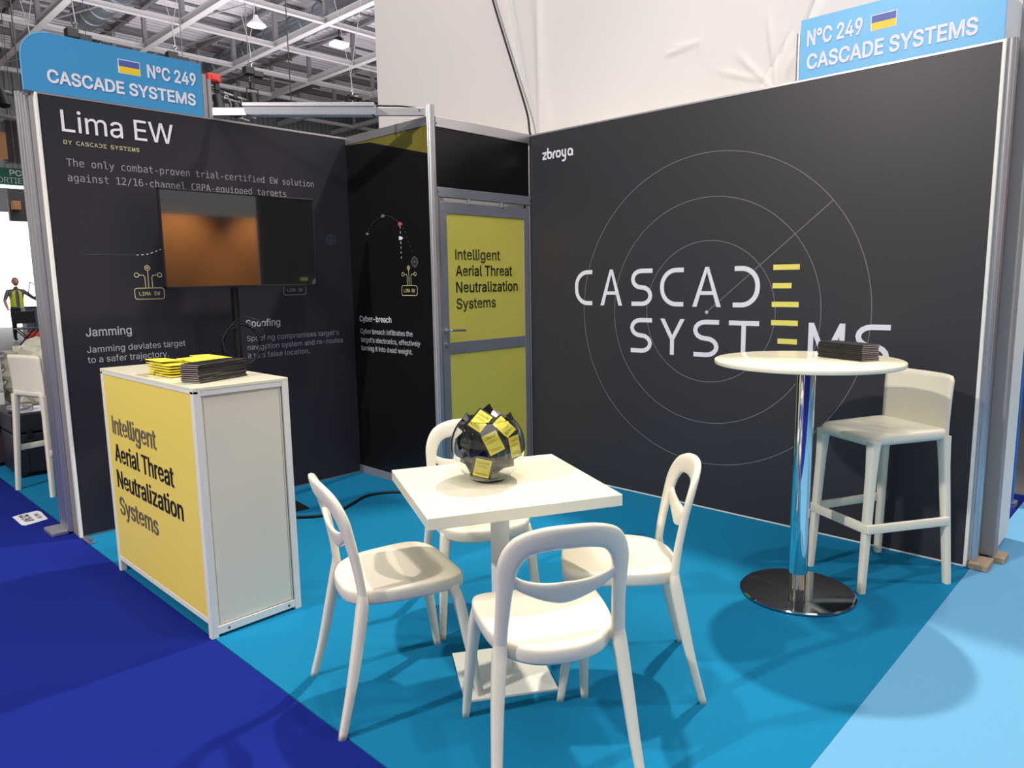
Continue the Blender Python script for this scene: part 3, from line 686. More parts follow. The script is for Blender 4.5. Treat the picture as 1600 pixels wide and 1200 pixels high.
def taper_leg(bm, pts, sizes, n=16):
    """pts 3D, sizes (wx, wy): rounded-rectangular section in plan"""
    P = spline(pts, 5); S = spline([(a, b, 0) for a, b in sizes], 5); rings = []
    for p, s in zip(P, S):
        ring = []
        for k in range(n):
            an = 2 * PI * k / n; ca, sa = math.cos(an), math.sin(an); e = .6
            ring.append(bm.verts.new((p.x + math.copysign(abs(ca) ** e, ca) * s.x / 2, p.y + math.copysign(abs(sa) ** e, sa) * s.y / 2, p.z)))
        rings.append(ring)
    for A, B in zip(rings, rings[1:]):
        for k in range(n): bm.faces.new((A[k], A[(k + 1) % n], B[(k + 1) % n], B[k]))
    bm.faces.new(rings[0][::-1]); bm.faces.new(rings[-1]); return bm
def seat_mesh():
    bm = bmesh.new(); n = 64; rings = []
    def outline(a):
        ca, sa = math.cos(a), math.sin(a); e = .56 if sa > 0 else .68
        x = math.copysign(abs(ca) ** e, ca); y = math.copysign(abs(sa) ** e, sa)
        hw = .199 + (.016 if y > 0 else .018) * y
        return x * hw, .008 + y * (.222 if y > 0 else .200)
    def top(x, y, r):
        z = .452 + .012 * (abs(x) / .21) ** 2 - .010 * math.exp(-((y + .03) / .13) ** 2) * (1 - (abs(x) / .22) ** 2)
        if y > .12: z -= .5 * (y - .12) ** 2 * 3
        if y < -.10: z -= .012 * (1 - (abs(x) / .21) ** 2) * min(1, (-.10 - y) / .1)
        return z
    prof = [(.12, 0), (.3, 0), (.5, 0), (.7, 0), (.85, 0), (.955, -.001), (.985, -.004), (.997, -.010), (1.0, -.018), (.995, -.042), (.975, -.050), (.93, -.052), (.90, -.040), (.88, -.022), (.5, -.020), (.12, -.02)]
    for s, dz in prof:
        ring = []
        for k in range(n):
            x, y = outline(2 * PI * k / n); xs, ys = x * s, y * s
            ring.append(bm.verts.new((xs, ys, top(xs, ys, s) + dz)))
        rings.append(ring)
    for A, B in zip(rings, rings[1:]):
        for k in range(n): bm.faces.new((A[k], A[(k + 1) % n], B[(k + 1) % n], B[k]))
    bm.faces.new(rings[0]); bm.faces.new(rings[-1][::-1]); return bm
def make_chair():
    t = empty('loop_back_chair')
    obj('seat', seat_mesh(), 'plastic', t, smooth=True)
    bm = bmesh.new()
    half = [(-.176, .42), (-.174, .47), (-.169, .56), (-.165, .64), (-.157, .705), (-.127, .754), (-.072, .775), (0, .780)]
    wd = [.040, .038, .040, .047, .058, .068, .072, .072]
    ribbon(bm, half + [(-x, z) for x, z in half[-2::-1]], wd + wd[-2::-1], .027, backdepth)
    cr = [(-.171, .695), (-.156, .664), (-.126, .638), (-.086, .620), (-.043, .608), (0, .603)]
    cw = [.020, .026, .034, .046, .060, .070]
    ribbon(bm, cr + [(-x, z) for x, z in cr[-2::-1]], cw + cw[-2::-1], .018, backdepth)
    obj('backrest', bm, 'plastic', t, smooth=True)
    for s in (-1, 1):
        obj('leg', taper_leg(bmesh.new(), [(s * .168, .155, .425), (s * .183, .180, .35), (s * .198, .212, .18), (s * .211, .240, 0)], [(.052, .046), (.042, .040), (.034, .034), (.024, .026)]), 'plastic', t, smooth=True)
        obj('leg', taper_leg(bmesh.new(), [(s * .1742, backdepth(.174, .478), .478), (s * .1765, -.1545, .435), (s * .181, -.160, .39), (s * .192, -.182, .28), (s * .203, -.213, .14), (s * .216, -.250, 0)], [(.028, .018), (.041, .032), (.041, .040), (.036, .038), (.031, .032), (.025, .027)]), 'plastic', t, smooth=True)
    return t
GC = 'white loop back chairs around the square table'
chairs = [
    ((-2.578, -2.623), (.94, -.33), 'white loop back chair nearest the yellow counter, leftmost at the square table'),
    ((-2.484, -3.262), (.535, .845), 'white loop back chair closest to the viewer, seen from behind'),
    ((-1.932, -3.165), (-.657, .754), 'white loop back chair at the right end of the square table'),
    ((-1.935, -2.385), (-.50, -.866), 'white loop back chair behind the glass bowl on the far side of the table')]
c0 = make_chair()
for i, ((x, y), (fx, fy), lab) in enumerate(chairs):
    o = c0 if i == 0 else dup(c0)
    o.location = (x, y, 0); o.rotation_euler = (0, 0, math.atan2(fy, fx) - PI / 2); tag(o, lab, 'chair', GC)

# ------------------------------------------------------------------ square table
tb = empty('square_table', (-2.262, -2.854, 0)); tag(tb, 'white square pedestal table with the glass bowl on it', 'table')
obj('tabletop', bx(bmesh.new(), -0.332, 0.332, -0.308, 0.308, .700, .740, bev=.003, mt=Matrix.Rotation(-0.4680, 4, 'Z')), 'laminate', tb)
obj('column', cyl(bmesh.new(), (0, 0, .018), (0, 0, .700), .034, n=32), 'paint', tb, ang=40)
bm = bmesh.new(); q = .168
b4 = [bm.verts.new((sx * q, sy * q, 0.0005)) for sx, sy in ((-1, -1), (1, -1), (1, 1), (-1, 1))]; m4 = [bm.verts.new((sx * q, sy * q, .008)) for sx, sy in ((-1, -1), (1, -1), (1, 1), (-1, 1))]
tp = [bm.verts.new((sx * .035, sy * .035, .022)) for sx, sy in ((-1, -1), (1, -1), (1, 1), (-1, 1))]
for i in range(4):
    j = (i + 1) % 4; bm.faces.new((b4[i], b4[j], m4[j], m4[i])); bm.faces.new((m4[i], m4[j], tp[j], tp[i]))
bm.faces.new(tp); bm.faces.new(b4[::-1]); bmesh.ops.rotate(bm, cent=(0, 0, 0), matrix=Matrix.Rotation(R(-34), 3, 'Z'), verts=bm.verts[:]); bmesh.ops.translate(bm, vec=(.01, .01, 0), verts=bm.verts[:])
obj('base_plate', bm, 'paint', tb)

# glass bowl and packets
BX, BY, BZ = -2.262, -2.800, .740
rb = .134; prof = []
for i in range(33):
    a = R(-62 + (48 + 62) * i / 32); prof.append((rb * math.cos(a), .124 + rb * math.sin(a) * 1.0))
prof = [(0, .0045)] + [(rb * .25, .0035), (rb * .42, .003)] + prof
inn = [(max(0, r - .004), z + (.004 if i < 4 else .0)) for i, (r, z) in enumerate(prof)][::-1]
gb = obj('glass_bowl', lathe(bmesh.new(), [(0, 0.001), (rb * .25, 0.001), (rb * .45, .001)] + prof[3:] + inn, 64), 'glass', smooth=True)
gb.location = (BX, BY, BZ); tag(gb, 'round clear glass bowl filled with packets on the square table', 'bowl')
def packet(name, w_, h_, mback):
    bm = bmesh.new(); nx, ny = 4, 4
    F_ = [[None] * (ny + 1) for _ in range(nx + 1)]; K_ = [[None] * (ny + 1) for _ in range(nx + 1)]
    for i in range(nx + 1):
        for j in range(ny + 1):
            u_, v_ = i / nx * 2 - 1, j / ny * 2 - 1; b = .004 * (1 - u_ * u_) * (1 - v_ * v_)
            F_[i][j] = bm.verts.new((u_ * w_ / 2, v_ * h_ / 2, .0015 + b)); K_[i][j] = bm.verts.new((u_ * w_ / 2, v_ * h_ / 2, -.0015 - b))
    for i in range(nx):
        for j in range(ny):
            bm.faces.new((F_[i][j], F_[i + 1][j], F_[i + 1][j + 1], F_[i][j + 1])); bm.faces.new((K_[i][j], K_[i][j + 1], K_[i + 1][j + 1], K_[i + 1][j]))
    E1 = [(i, 0) for i in range(nx)] + [(nx, j) for j in range(ny)] + [(i, ny) for i in range(nx, 0, -1)] + [(0, j) for j in range(ny, 0, -1)]
    for a, b in zip(E1, E1[1:] + E1[:1]): bm.faces.new((F_[a[0]][a[1]], K_[a[0]][a[1]], K_[b[0]][b[1]], F_[b[0]][b[1]]))
    return bm
def make_packet():
    k = obj('sample_packet', packet('p', .074, .086, 'packet_k'), 'packet_k')
    lb = obj('packet_label', box(-.028, .028, -.036, .036, .0045, .0062), 'packet_y', k)
    PF = lambda u, z, d=0: Vector((u, z, .0062 + d))
    text('Lima EW', PF, -.021, .021, .017, .0105, 'ink', lb, d=.0003)
    bm = bmesh.new()
    for i, (a, b, z) in enumerate(((-.018, .012, .009), (-.022, .020, .004), (-.021, .017, -.022), (-.021, .021, -.027))): rectp(bm, PF, a, b, z, z + .0011, 0, .0003)
    sp = obj('small_print', bm, 'ink_olive', lb); sp['kind'] = 'stuff'
    return k
def view_basis(toward, roll):
    z = Vector(toward).normalized(); x = Vector((0, 0, 1)).cross(z).normalized(); y = z.cross(x)
    m_ = Matrix((x, y, z)).transposed(); return (m_ @ Matrix.Rotation(roll, 3, 'Z')).to_euler()
tocam = (Vector((-4.03, -4.626, 1.45)) - Vector((BX, BY, .86))).normalized()
cr_ = Vector((0, 0, 1)).cross(tocam).normalized(); cu_ = tocam.cross(cr_)
ctr = Vector((BX, BY, .740 + .124))
pk = make_packet()
def put(o, a, b, c, tilt, roll, lab, grp='packets piled in the glass bowl'):
    o.location = ctr + cr_ * a + cu_ * b + tocam * c; t = tocam + cr_ * tilt[0] + cu_ * tilt[1]
    o.rotation_euler = view_basis(t, roll); tag(o, lab, 'packet', grp)
put(pk, -.024, .082, .078, (-.2, .45), R(-32), 'yellow labelled packet sticking out of the bowl rim at the upper left')
for a, b, c, tl, ro, lab in ((.018, .006, .117, (.12, .10), R(24), 'yellow labelled packet in the middle of the bowl front'),
                             (-.020, -.076, .088, (-.15, -.6), R(-14), 'yellow labelled packet lying at the very bottom of the bowl'),
                             (.090, -.006, .062, (1.2, .0), R(4), 'yellow labelled packet pressed against the right side of the bowl'),
                             (.056, .060, .070, (.5, .6), R(-150), 'packet tilted behind the middle one on the right, label half hidden')):
    put(dup(pk), a, b, c, tl, ro, lab)
random.seed(11)
kk = obj('sample_packet', packet('p', .074, .086, 'packet_k'), 'packet_k'); first = True
golden = PI * (3 - math.sqrt(5))
for n_ in range(62):
    if n_ < 40:      # outer layer lying against the glass
        zz = -.90 + 1.42 * n_ / 39; rr0 = math.sqrt(max(0, 1 - zz * zz)); v = Vector((rr0 * math.cos(golden * n_), rr0 * math.sin(golden * n_), zz))
        p = ctr + v * .088; e = view_basis(v + Vector((random.uniform(-.35, .35), random.uniform(-.35, .35), random.uniform(-.35, .35))), random.uniform(0, 6.28))
    else:
        p = ctr + Vector((random.uniform(-.05, .05), random.uniform(-.05, .05), random.uniform(-.05, .075))); e = Euler((random.uniform(-1.2, 1.2), random.uniform(-1.2, 1.2), random.uniform(0, 6.28)))
    if p.z - .79 < 0 and n_ < 3: continue
    o = kk if first else dup(kk); first = False
    o.location = p; o.rotation_euler = e
    tag(o, 'black packet in the heap inside the glass bowl', 'packet', 'dark packets heaped in the bowl')
for a, b, c, tl, ro, wh in ((.050, .088, .0, (.5, 1.0), R(45), 'right of the middle'), (-.062, .066, .0, (.9, .3), R(40), 'at the far left'), (.072, .066, -.02, (-.9, .5), R(50), 'at the far right'), (.0, .096, -.02, (.6, -.3), R(32), 'at the back in the middle')):
    put(dup(kk), a, b, c, tl, ro, 'black packet with a corner poking over the bowl rim ' + wh, 'dark packets poking over the rim')

# ------------------------------------------------------------------ tall round table
HX, HY = -.846, -3.375
bt = empty('bar_table', (HX, HY, 0)); tag(bt, 'tall round white bar table on a chrome column', 'table')
obj('tabletop', lathe(bmesh.new(), [(0, 1.064), (.386, 1.064), (.392, 1.066), (.394, 1.070), (.394, 1.080), (.392, 1.084), (.388, 1.086), (0, 1.086)], 96), 'laminate', bt, ang=35)
obj('column', cyl(bmesh.new(), (0, 0, .10), (0, 0, 1.064), .041, n=48), 'chrome', bt, ang=40)
obj('column_collar', cyl(bmesh.new(), (0, 0, .015), (0, 0, .10), .036, n=48), 'chrome', bt, ang=40)
obj('mount_plate', cyl(bmesh.new(), (0, 0, 1.050), (0, 0, 1.0645), .11, n=32), 'black_metal', bt)
obj('base_disc', lathe(bmesh.new(), [(0, .0005), (.245, .0005), (.252, .004), (.252, .010), (.245, .015), (.20, .019), (.10, .023), (.045, .026), (0, .026)], 96), 'steel_dark', bt, ang=30)

# ------------------------------------------------------------------ bar stools
def rring(w, d, r, z, dx=0, dy=0, n=6): return [(u + dx, v + dy, z) for u, v in rrect(-w / 2, w / 2, -d / 2, d / 2, r, n)]
def loft(bm, rings, cap=True):
    V = [[bm.verts.new(p) for p in r_] for r_ in rings]
    for A, B in zip(V, V[1:]):
        n = len(A)
        for k in range(n): bm.faces.new((A[k], A[(k + 1) % n], B[(k + 1) % n], B[k]))
    if cap: bm.faces.new(V[0][::-1]); bm.faces.new(V[-1])
    return bm
def make_stool():
    t = empty('bar_stool')
    bm = bmesh.new()      # seat: soft cushion-like shell with a waterfall front, local front = +y
    rs = []
    for s, z in ((.90, .690), (.985, .700), (1.0, .712), (1.0, .728), (.985, .738), (.955, .743), (.8, .742), (.5, .737), (.2, .735)):
        ring = []
        for x, y, zz in rring(.400 * s, .430 * s, .055 * s, z): ring.append((x * (1 - .10 * (y + .215) / .43), y, zz - (.022 * max(0, (y - .10) / .11) ** 2 if z > .71 else .010 * max(0, (y - .1) / .11))))
        rs.append(ring)
    loft(bm, rs); obj('seat', bm, 'plastic', t, smooth=True)
    bm = bmesh.new(); nu, nv = 16, 12; fr = []; bk = []
    for j in range(nv + 1):
        v = j / nv; z = .700 + v * .292; lean = -.196 - .012 * v - .016 * v * v
        for lst, dy in ((fr, .0), (bk, -.016)):
            row = []
            for i in range(nu + 1):
                u_ = i / nu * 2 - 1; wdt = .190 + .003 * v - (.012 * max(0, (v - .93) / .07) ** 2)
                row.append(bm.verts.new((u_ * wdt, lean + dy + .016 * abs(u_) ** 2.5 * (0.3 + v), z + (0 if v < .99 else -.006 * abs(u_) ** 6))))
            lst.append(row)
    for j in range(nv):
        for i in range(nu):
            bm.faces.new((fr[j][i], fr[j][i + 1], fr[j + 1][i + 1], fr[j + 1][i])); bm.faces.new((bk[j][i], bk[j + 1][i], bk[j + 1][i + 1], bk[j][i + 1]))
    for i in range(nu):
        bm.faces.new((fr[0][i], bk[0][i], bk[0][i + 1], fr[0][i + 1])); bm.faces.new((fr[nv][i], fr[nv][i + 1], bk[nv][i + 1], bk[nv][i]))
    for j in range(nv):
        bm.faces.new((fr[j][0], fr[j + 1][0], bk[j + 1][0], bk[j][0])); bm.faces.new((fr[j][nu], bk[j][nu], bk[j + 1][nu], fr[j + 1][nu]))
    obj('backrest', bm, 'plastic', t, smooth=True)
    for sx in (-1, 1):
        for (xt, yt), (xb, yb_) in (((.160, .190), (.172, .226)), ((.172, -.198), (.212, -.232))):
            bm = bmesh.new(); rs = []
            for f in (0, .06, .2, .5, 1):
                s = .030 + .010 * (1 - f) + (.008 if f == 0 else .004 if f == .06 else 0)
                x, y = (xt + (xb - xt) * f) * sx, yt + (yb_ - yt) * f
                rs.append([(a + x, b + y, (.708) * (1 - f)) for a, b, _ in rring(s, s, .006, 0, n=3)])
            loft(bm, rs); obj('leg', bm, 'plastic', t, ang=50)
    zf = .285
    obj('foot_rail', box(-.188, .188, .208, .232, zf, zf + .042, bev=.004), 'plastic', t, ang=50)
    for sx in (-1, 1):
        obj('foot_rail', bx(bmesh.new(), -.009, .009, -.222, .222, zf, zf + .042, bev=.004, mt=Matrix.Translation((sx * .197, .002, 0)) @ Matrix.Rotation(sx * math.atan2(.022, .44), 4, 'Z')), 'plastic', t, ang=50)
    return t
s0 = make_stool(); s0.location = (-.378, -3.556, 0); s0.rotation_euler = (0, 0, math.atan2(.49, -.872) - PI / 2)
tag(s0, 'white plastic bar stool beside the tall round table', 'stool', 'white bar stools')
s1 = dup(s0); s1.location = (-2.58, 1.365, 0); s1.rotation_euler = (0, 0, math.atan2(.28, .96) - PI / 2)
tag(s1, 'white plastic bar stool in the gap left of the left wall', 'stool', 'white bar stools')

# ------------------------------------------------------------------ stacks of booklets and packets
ORD = ['topmost, first', 'second', 'third', 'fourth', 'fifth', 'sixth', 'seventh', 'eighth', 'ninth', 'tenth']
def make_booklet(w_, d_, h_):
    k = obj('booklet', box(-w_ / 2, w_ / 2, -d_ / 2, d_ / 2, 0, h_ * .92, bev=.0008, seg=1), 'booklet')
    obj('page_block', box(-w_ / 2 - .0006, w_ / 2 - .002, -d_ / 2 + .003, d_ / 2 - .003, h_ * .22, h_ * .72), 'pages', k); return k
def stack(x, y, z, rz, w_, d_, h_, n, lab, grp, where):
    b0 = make_booklet(w_, d_, h_)
    for i in range(n):
        o = b0 if i == 0 else dup(b0)
        o.location = (x + random.uniform(-.003, .003), y + random.uniform(-.003, .003), z + .0006 + i * h_); o.rotation_euler = (0, 0, rz + random.uniform(-.02, .02))
        tag(o, lab + ', ' + ORD[n - 1 - i] + ' from the top', 'booklet', grp)
stack(-2.705, -1.585, 1.052, R(20), .262, .105, .0088, 9, 'black booklet in the stack on the yellow counter', 'black booklets on the counter', 0)
stack(-.713, -3.500, 1.086, R(65), .245, .10, .0078, 9, 'black booklet in the stack on the tall round table', 'black booklets on the bar table', 0)
yb0 = obj('yellow_packet', packet('p', .092, .084, 'packet_y'), 'packet_y')
first = True
for i in range(3):
    for j in range(3):
        for k in range(6 if (i + 2 * j) % 5 else 5):
            o = yb0 if first else dup(yb0); first = False
            o.location = (-2.775 + i * .1 + random.uniform(-.004, .004), -1.355 + j * .09 - (.0) + random.uniform(-.004, .004), 1.052 + .0065 + k * .0118)
            o.rotation_euler = (random.uniform(-.03, .03), random.uniform(-.03, .03), random.uniform(-.05, .05)); tag(o, 'yellow packet on the counter, ' + ['left', 'middle', 'right'][i] + ' pile of the ' + ['front', 'middle', 'back'][j] + ' row, ' + ORD[1:][k - 1 if k else 0].replace('second', 'second' if k else 'lowest') + (' from the bottom' if k else ' one'), 'packet', 'yellow packets on the counter')

# ------------------------------------------------------------------ floor label
bm = bmesh.new(); fc = lambda u, z, d=0: Vector((u, z, d + .001))
o = empty('floor_label', (-2.975, .68, 0)); tag(o, 'white shield shaped paper label stuck on the navy carpet', 'label')
PL = lambda u, z, d=0: Vector((u, z, .0015 + d))
poly(bm, PL, [(-.075, .10), (-.075, -.13), (-.06, -.16), (.0, -.145), (.07, -.12), (.08, .08), (.07, .13), (-.02, .12)], -.0012, 0)
sh = obj('label_sheet', bm, 'paper', o)
TF = lambda u, z, d=0: Vector((z, -u, .0015 + d))
text('CD 249', TF, -.09, .09, -.045, .05, 'ink', sh, bold=.01); text('Hall 5b', TF, -.06, .07, .03, .028, 'ink', sh)

# ------------------------------------------------------------------ neighbour stand seen through the gap on the left
def flight_case(loc, w_, d_, h_, m, lab, rz=0):
    t = empty('transport_case', loc, rz); tag(t, lab, 'case')
    obj('case_body', box(-w_ / 2, w_ / 2, -d_ / 2, d_ / 2, .03, h_ * .68, bev=.012), m, t); obj('case_lid', box(-w_ / 2, w_ / 2, -d_ / 2, d_ / 2, h_ * .70, h_, bev=.012), m, t)
    for x in (-.3, .3): obj('latch', box(x * w_ - .02, x * w_ + .02, -d_ / 2 - .01, -d_ / 2 + .004, h_ * .62, h_ * .76, bev=.003), 'black_metal', t)
    for x in (-.36, -.12, .12, .36): obj('rib', box(x * w_ - .012, x * w_ + .012, -d_ / 2 - .006, -d_ / 2 + .004, .05, h_ * .6, bev=.003), m, t)
    for x in (-1, 1): obj('wheel', cyl(bmesh.new(), (x * (w_ / 2 - .03), -d_ / 2 + .03, .028), (x * (w_ / 2 - .06), -d_ / 2 + .03, .028), .027, n=16), 'black_pl', t)
    obj('handle', bx(box(-.08, .08, -d_ / 2 - .018, -d_ / 2 - .008, h_ * .50, h_ * .54, bev=.003), -.08, -.07, -d_ / 2 - .012, -d_ / 2, h_ * .5, h_ * .54), 'black_metal', t)
    return t
flight_case((-2.53, 2.05, 0), .52, .42, .50, 'case', 'black wheeled transport case behind the far bar stool')
flight_case((-2.66, 2.62, 0), .42, .40, .46, 'case_b', 'purple brown transport case behind the black one')
o = obj('paper_sheet', box(-2.74, -2.40, 1.88, 2.18, .502, .506), 'paper'); tag(o, 'white sheet of paper lying on the black case', 'paper')
o = obj('tape_roll', lathe(bmesh.new(), [(.035, 0), (.085, 0), (.088, .02), (.085, .045), (.035, .045), (.033, .02), (.035, 0)], 28), 'alu', smooth=True); o.location = (-2.70, 1.98, .506); tag(o, 'silver tape roll on top of the black case', 'tape')
bm = bmesh.new(); bmesh.ops.create_icosphere(bm, subdivisions=4, radius=1)
random.seed(3)
for v in bm.verts:
    n_ = .12 * math.sin(v.co.x * 9 + v.co.z * 4) * math.sin(v.co.y * 7 + 1) + .06 * math.sin(v.co.z * 22 + v.co.x * 15) + random.uniform(-.02, .02)
    v.co = Vector((v.co.x * .36 * (1 + n_), v.co.y * .33 * (1 + n_), max(-.6, v.co.z) * .36 * (1 + n_)))
o = obj('wrapped_bundle', bm, 'wrap'); o.location = (-2.20, 3.25, .62); tag(o, 'bundle wrapped in cloudy crumpled plastic behind the cases', 'bundle')
o = empty('trestle_table', (-1.95, 3.25, 0)); tag(o, 'grey low table carrying the wrapped bundle', 'table')
obj('table_board', box(-.6, .6, -.42, .42, .36, .40, bev=.004), 'steel_lt', o)
for sx in (-.5, .5):
    for sy in (-.33, .33): obj('leg', box(sx - .02, sx + .02, sy - .02, sy + .02, 0, .36), 'alu_d', o)
o = obj('white_cabinet', bx(bx(box(-3.2, -2.60, 3.0, 3.6, .55, 1.02, bev=.005), -3.18, -2.62, 2.99, 3.0, .57, 1.0), -3.2, -2.60, 3.0, 3.6, .0, .54, bev=.005), 'wallwhite'); tag(o, 'white cabinet edge at the left border of the picture', 'cabinet')
# far things in the hall gap
gc = empty('grey_case', (1.35, 18.7, 0)); tag(gc, 'grey blue display counter far away in the hall gap', 'counter')
obj('counter_body', box(-.36, .5, -.25, .25, .05, .93, bev=.01), 'grey_counter', gc); obj('counter_top', box(-.38, .52, -.27, .27, .93, .96), 'black_metal', gc)
obj('plinth', box(-.34, .48, -.23, .23, 0, .05), 'alu', gc)
bm = bmesh.new()
for a, b in (((-.22, 0), (.22, .48)), ((.22, 0), (-.22, .48))):
    for y in (-.2, .2): cyl(bm, (a[0], y, a[1]), (b[0], y, b[1]), .014, n=8)
fcx = empty('folding_chair', (.45, 16.0, 0)); tag(fcx, 'black folding chair with crossed legs far off in the left gap', 'chair')
obj('crossed_legs', bm, 'black_metal', fcx); obj('seat', box(-.24, .24, -.22, .22, .48, .50, bev=.005), 'black_pl', fcx); obj('backrest', box(-.24, .24, .20, .22, .60, .90, bev=.008), 'black_pl', fcx)
obj('back_frame', cyl(cyl(bmesh.new(), (-.23, .21, .48), (-.23, .21, .92), .012, n=8), (.23, .21, .48), (.23, .21, .92), .012, n=8), 'black_metal', fcx)
bm = bmesh.new(); bmesh.ops.create_icosphere(bm, subdivisions=3, radius=1)
for v in bm.verts: v.co = Vector((v.co.x * .26 * (1 + .1 * math.sin(v.co.z * 7)), v.co.y * .2, v.co.z * .17 + .16))
o = obj('red_bag', bm, 'red', smooth=True); o.location = (.98, 17.6, 0.0); tag(o, 'red bag on the floor beside the far grey counter', 'bag')
for i, (y, x0, x1) in enumerate(((13.6, -1.2, 1.0), (11.4, -1.4, 1.0), (15.0, -.8, 1.4))):
    o = obj('floor_profile', box(x0, x1, y, y + .12, 0, .05, bev=.01), 'steel_lt' if i != 1 else 'alu_d'); tag(o, ['pale metal profile lying on the far floor, middle one', 'grey metal profile lying on the far floor, nearest one', 'pale metal profile lying on the far floor, furthest one'][i], 'profile')

o = obj('dark_mat', box(-3.2, 2.2, 9.5, 17.2, -.012, .004), 'concrete'); tag(o, 'dark grey floor covering in the far gap', 'carpet'); o['kind'] = 'structure'
t = empty('market_display', (1.32, 17.9, 0)); tag(t, 'thin black tilted wire frame stand beside the far person', 'stand')
for a, b in (((-.28, 0, 1.62), (.12, 0, 1.35)), ((.12, 0, 1.35), (.02, 0, .98)), ((-.28, 0, 1.62), (-.34, 0, 1.30)), ((-.34, 0, 1.30), (.02, 0, .98)), ((-.2, 0, 1.25), (.05, 0, 0)), ((.1, 0, 1.3), (-.05, .2, 0))): obj('wire_bar', cyl(bmesh.new(), a, b, .012, n=6), 'black_metal', t)
# person
def skin_fig(name, verts, edges, radii, m, parent, sub=2):
    me = bpy.data.meshes.new(name); me.from_pydata(verts, edges, []); o = link(name, me, m, parent)
    sk = o.modifiers.new('skin', 'SKIN'); sk.use_smooth_shade = True
    for v, r_ in zip(me.skin_vertices[0].data, radii): v.radius = (r_, r_) if not isinstance(r_, tuple) else r_
    me.skin_vertices[0].data[0].use_root = True
    s = o.modifiers.new('sub', 'SUBSURF'); s.levels = sub; s.render_levels = sub
    dg = bpy.context.evaluated_depsgraph_get(); bpy.context.view_layer.update()
    m2 = bpy.data.meshes.new_from_object(o.evaluated_get(dg)); o.modifiers.clear(); o.data = m2
    if not m2.materials: m2.materials.append(M[m])
    return o
pe = empty('person', (1.0, 19.3, 0)); pe.scale = (1.0, 1.0, 1.0); tag(pe, 'person in a yellow high visibility vest leaning an arm on the far grey counter', 'person')
V = [(0, 0, .92), (0, 0, 1.10), (0, 0, 1.32), (0, -.02, 1.43), (0, -.04, 1.52),
     (-.19, 0, 1.37), (-.30, -.08, 1.12), (-.28, -.22, .92), (.19, -.02, 1.37), (.36, -.20, 1.18), (.58, -.34, 1.04),
     (-.10, 0, .86), (-.12, -.03, .48), (-.13, 0, .08), (-.13, -.12, .04), (.10, 0, .86), (.13, -.05, .48), (.15, 0, .08), (.15, -.12, .04)]
Ed = [(0, 1), (1, 2), (2, 3), (3, 4), (2, 5), (5, 6), (6, 7), (2, 8), (8, 9), (9, 10), (0, 11), (11, 12), (12, 13), (13, 14), (0, 15), (15, 16), (16, 17), (17, 18)]
Rd = [(.15, .11), (.14, .10), (.17, .11), .06, .055, .065, .045, .032, .065, .045, .032, .10, .065, .045, .035, .10, .065, .045, .035]
body = skin_fig('body', V, Ed, Rd, 'shirt', pe)
body.data.materials.clear()
for mm in ('shirt', 'trousers', 'skin'): body.data.materials.append(M[mm])
for p in body.data.polygons:
    c = p.center; p.material_index = 1 if c.z < .93 and abs(c.x) < .26 else 2 if (c.z > 1.45 or (abs(c.x) > .24 and c.z < 1.16)) else 0
    p.use_smooth = True
bm = bmesh.new(); bmesh.ops.create_icosphere(bm, subdivisions=3, radius=1)
for v in bm.verts:
    x, y, z = v.co; v.co = Vector((x * .078, -.06 + y * .095, 1.635 + z * .115))
    if y < -.9 and abs(z + .1) < .25: v.co.y -= .02
hd = obj('head', bm, 'skin', pe, smooth=True)
for s in (-1, 1):
    e = bmesh.new(); bmesh.ops.create_icosphere(e, subdivisions=2, radius=.011); bmesh.ops.translate(e, vec=(s * .03, -.148, 1.645), verts=e.verts[:]); obj('eye', e, 'black_pl', hd, smooth=True)
    e = bmesh.new(); bmesh.ops.create_icosphere(e, subdivisions=2, radius=1)
    for v in e.verts: v.co = Vector((s * .08 + v.co.x * .012, -.05 + v.co.y * .02, 1.63 + v.co.z * .032))
    obj('ear', e, 'skin', hd, smooth=True)
obj('mouth', box(-.022, .022, -.150, -.142, 1.583, 1.590, bev=.002), 'red_ink', hd)
bm = bmesh.new(); bmesh.ops.create_icosphere(bm, subdivisions=3, radius=1)
for v in bm.verts[:]:
    if v.co.z < -.1 or (v.co.y < -.45 and v.co.z < .55): bm.verts.remove(v)
for v in bm.verts: v.co = Vector((v.co.x * .086, -.052 + v.co.y * .103, 1.642 + v.co.z * .122))
obj('hair', bm, 'hair', hd, smooth=True)
for s in (-1, 1):
    for k in range(5):
        ox, oy, oz = ((-.28, -.22, .92) if s < 0 else (.58, -.34, 1.04)); e = bmesh.new()
        if k == 4: tube(e, [(ox + .02 * s, oy, oz), (ox - s * .015, oy - .035, oz - .01), (ox - s * .02, oy - .06, oz - .02)], [.011, .010, .008], 8)
        else: tube(e, [(ox, oy, oz), (ox + (k - 1.5) * .018, oy - .06, oz - .03 * (s < 0)), (ox + (k - 1.5) * .022, oy - .10 + .008 * abs(k - 1), oz - .05 * (s < 0) - .01)], [.012, .010, .007], 8)
        obj('finger', e, 'skin', pe, smooth=True)
bm = bmesh.new()
V2 = []
for z_, w2, d2 in ((.95, .165, .125), (1.10, .16, .12), (1.25, .175, .125), (1.36, .15, .115), (1.415, .085, .075)):
    V2.append([bm.verts.new((w2 * math.cos(a * PI / 12), d2 * math.sin(a * PI / 12), z_)) for a in range(24)])
for A, B in zip(V2, V2[1:]):
    for k in range(24):
        if 17 <= k <= 18 : continue
        bm.faces.new((A[k], A[(k + 1) % 24], B[(k + 1) % 24], B[k]))
obj('vest', bm, 'hivis', pe, smooth=True)
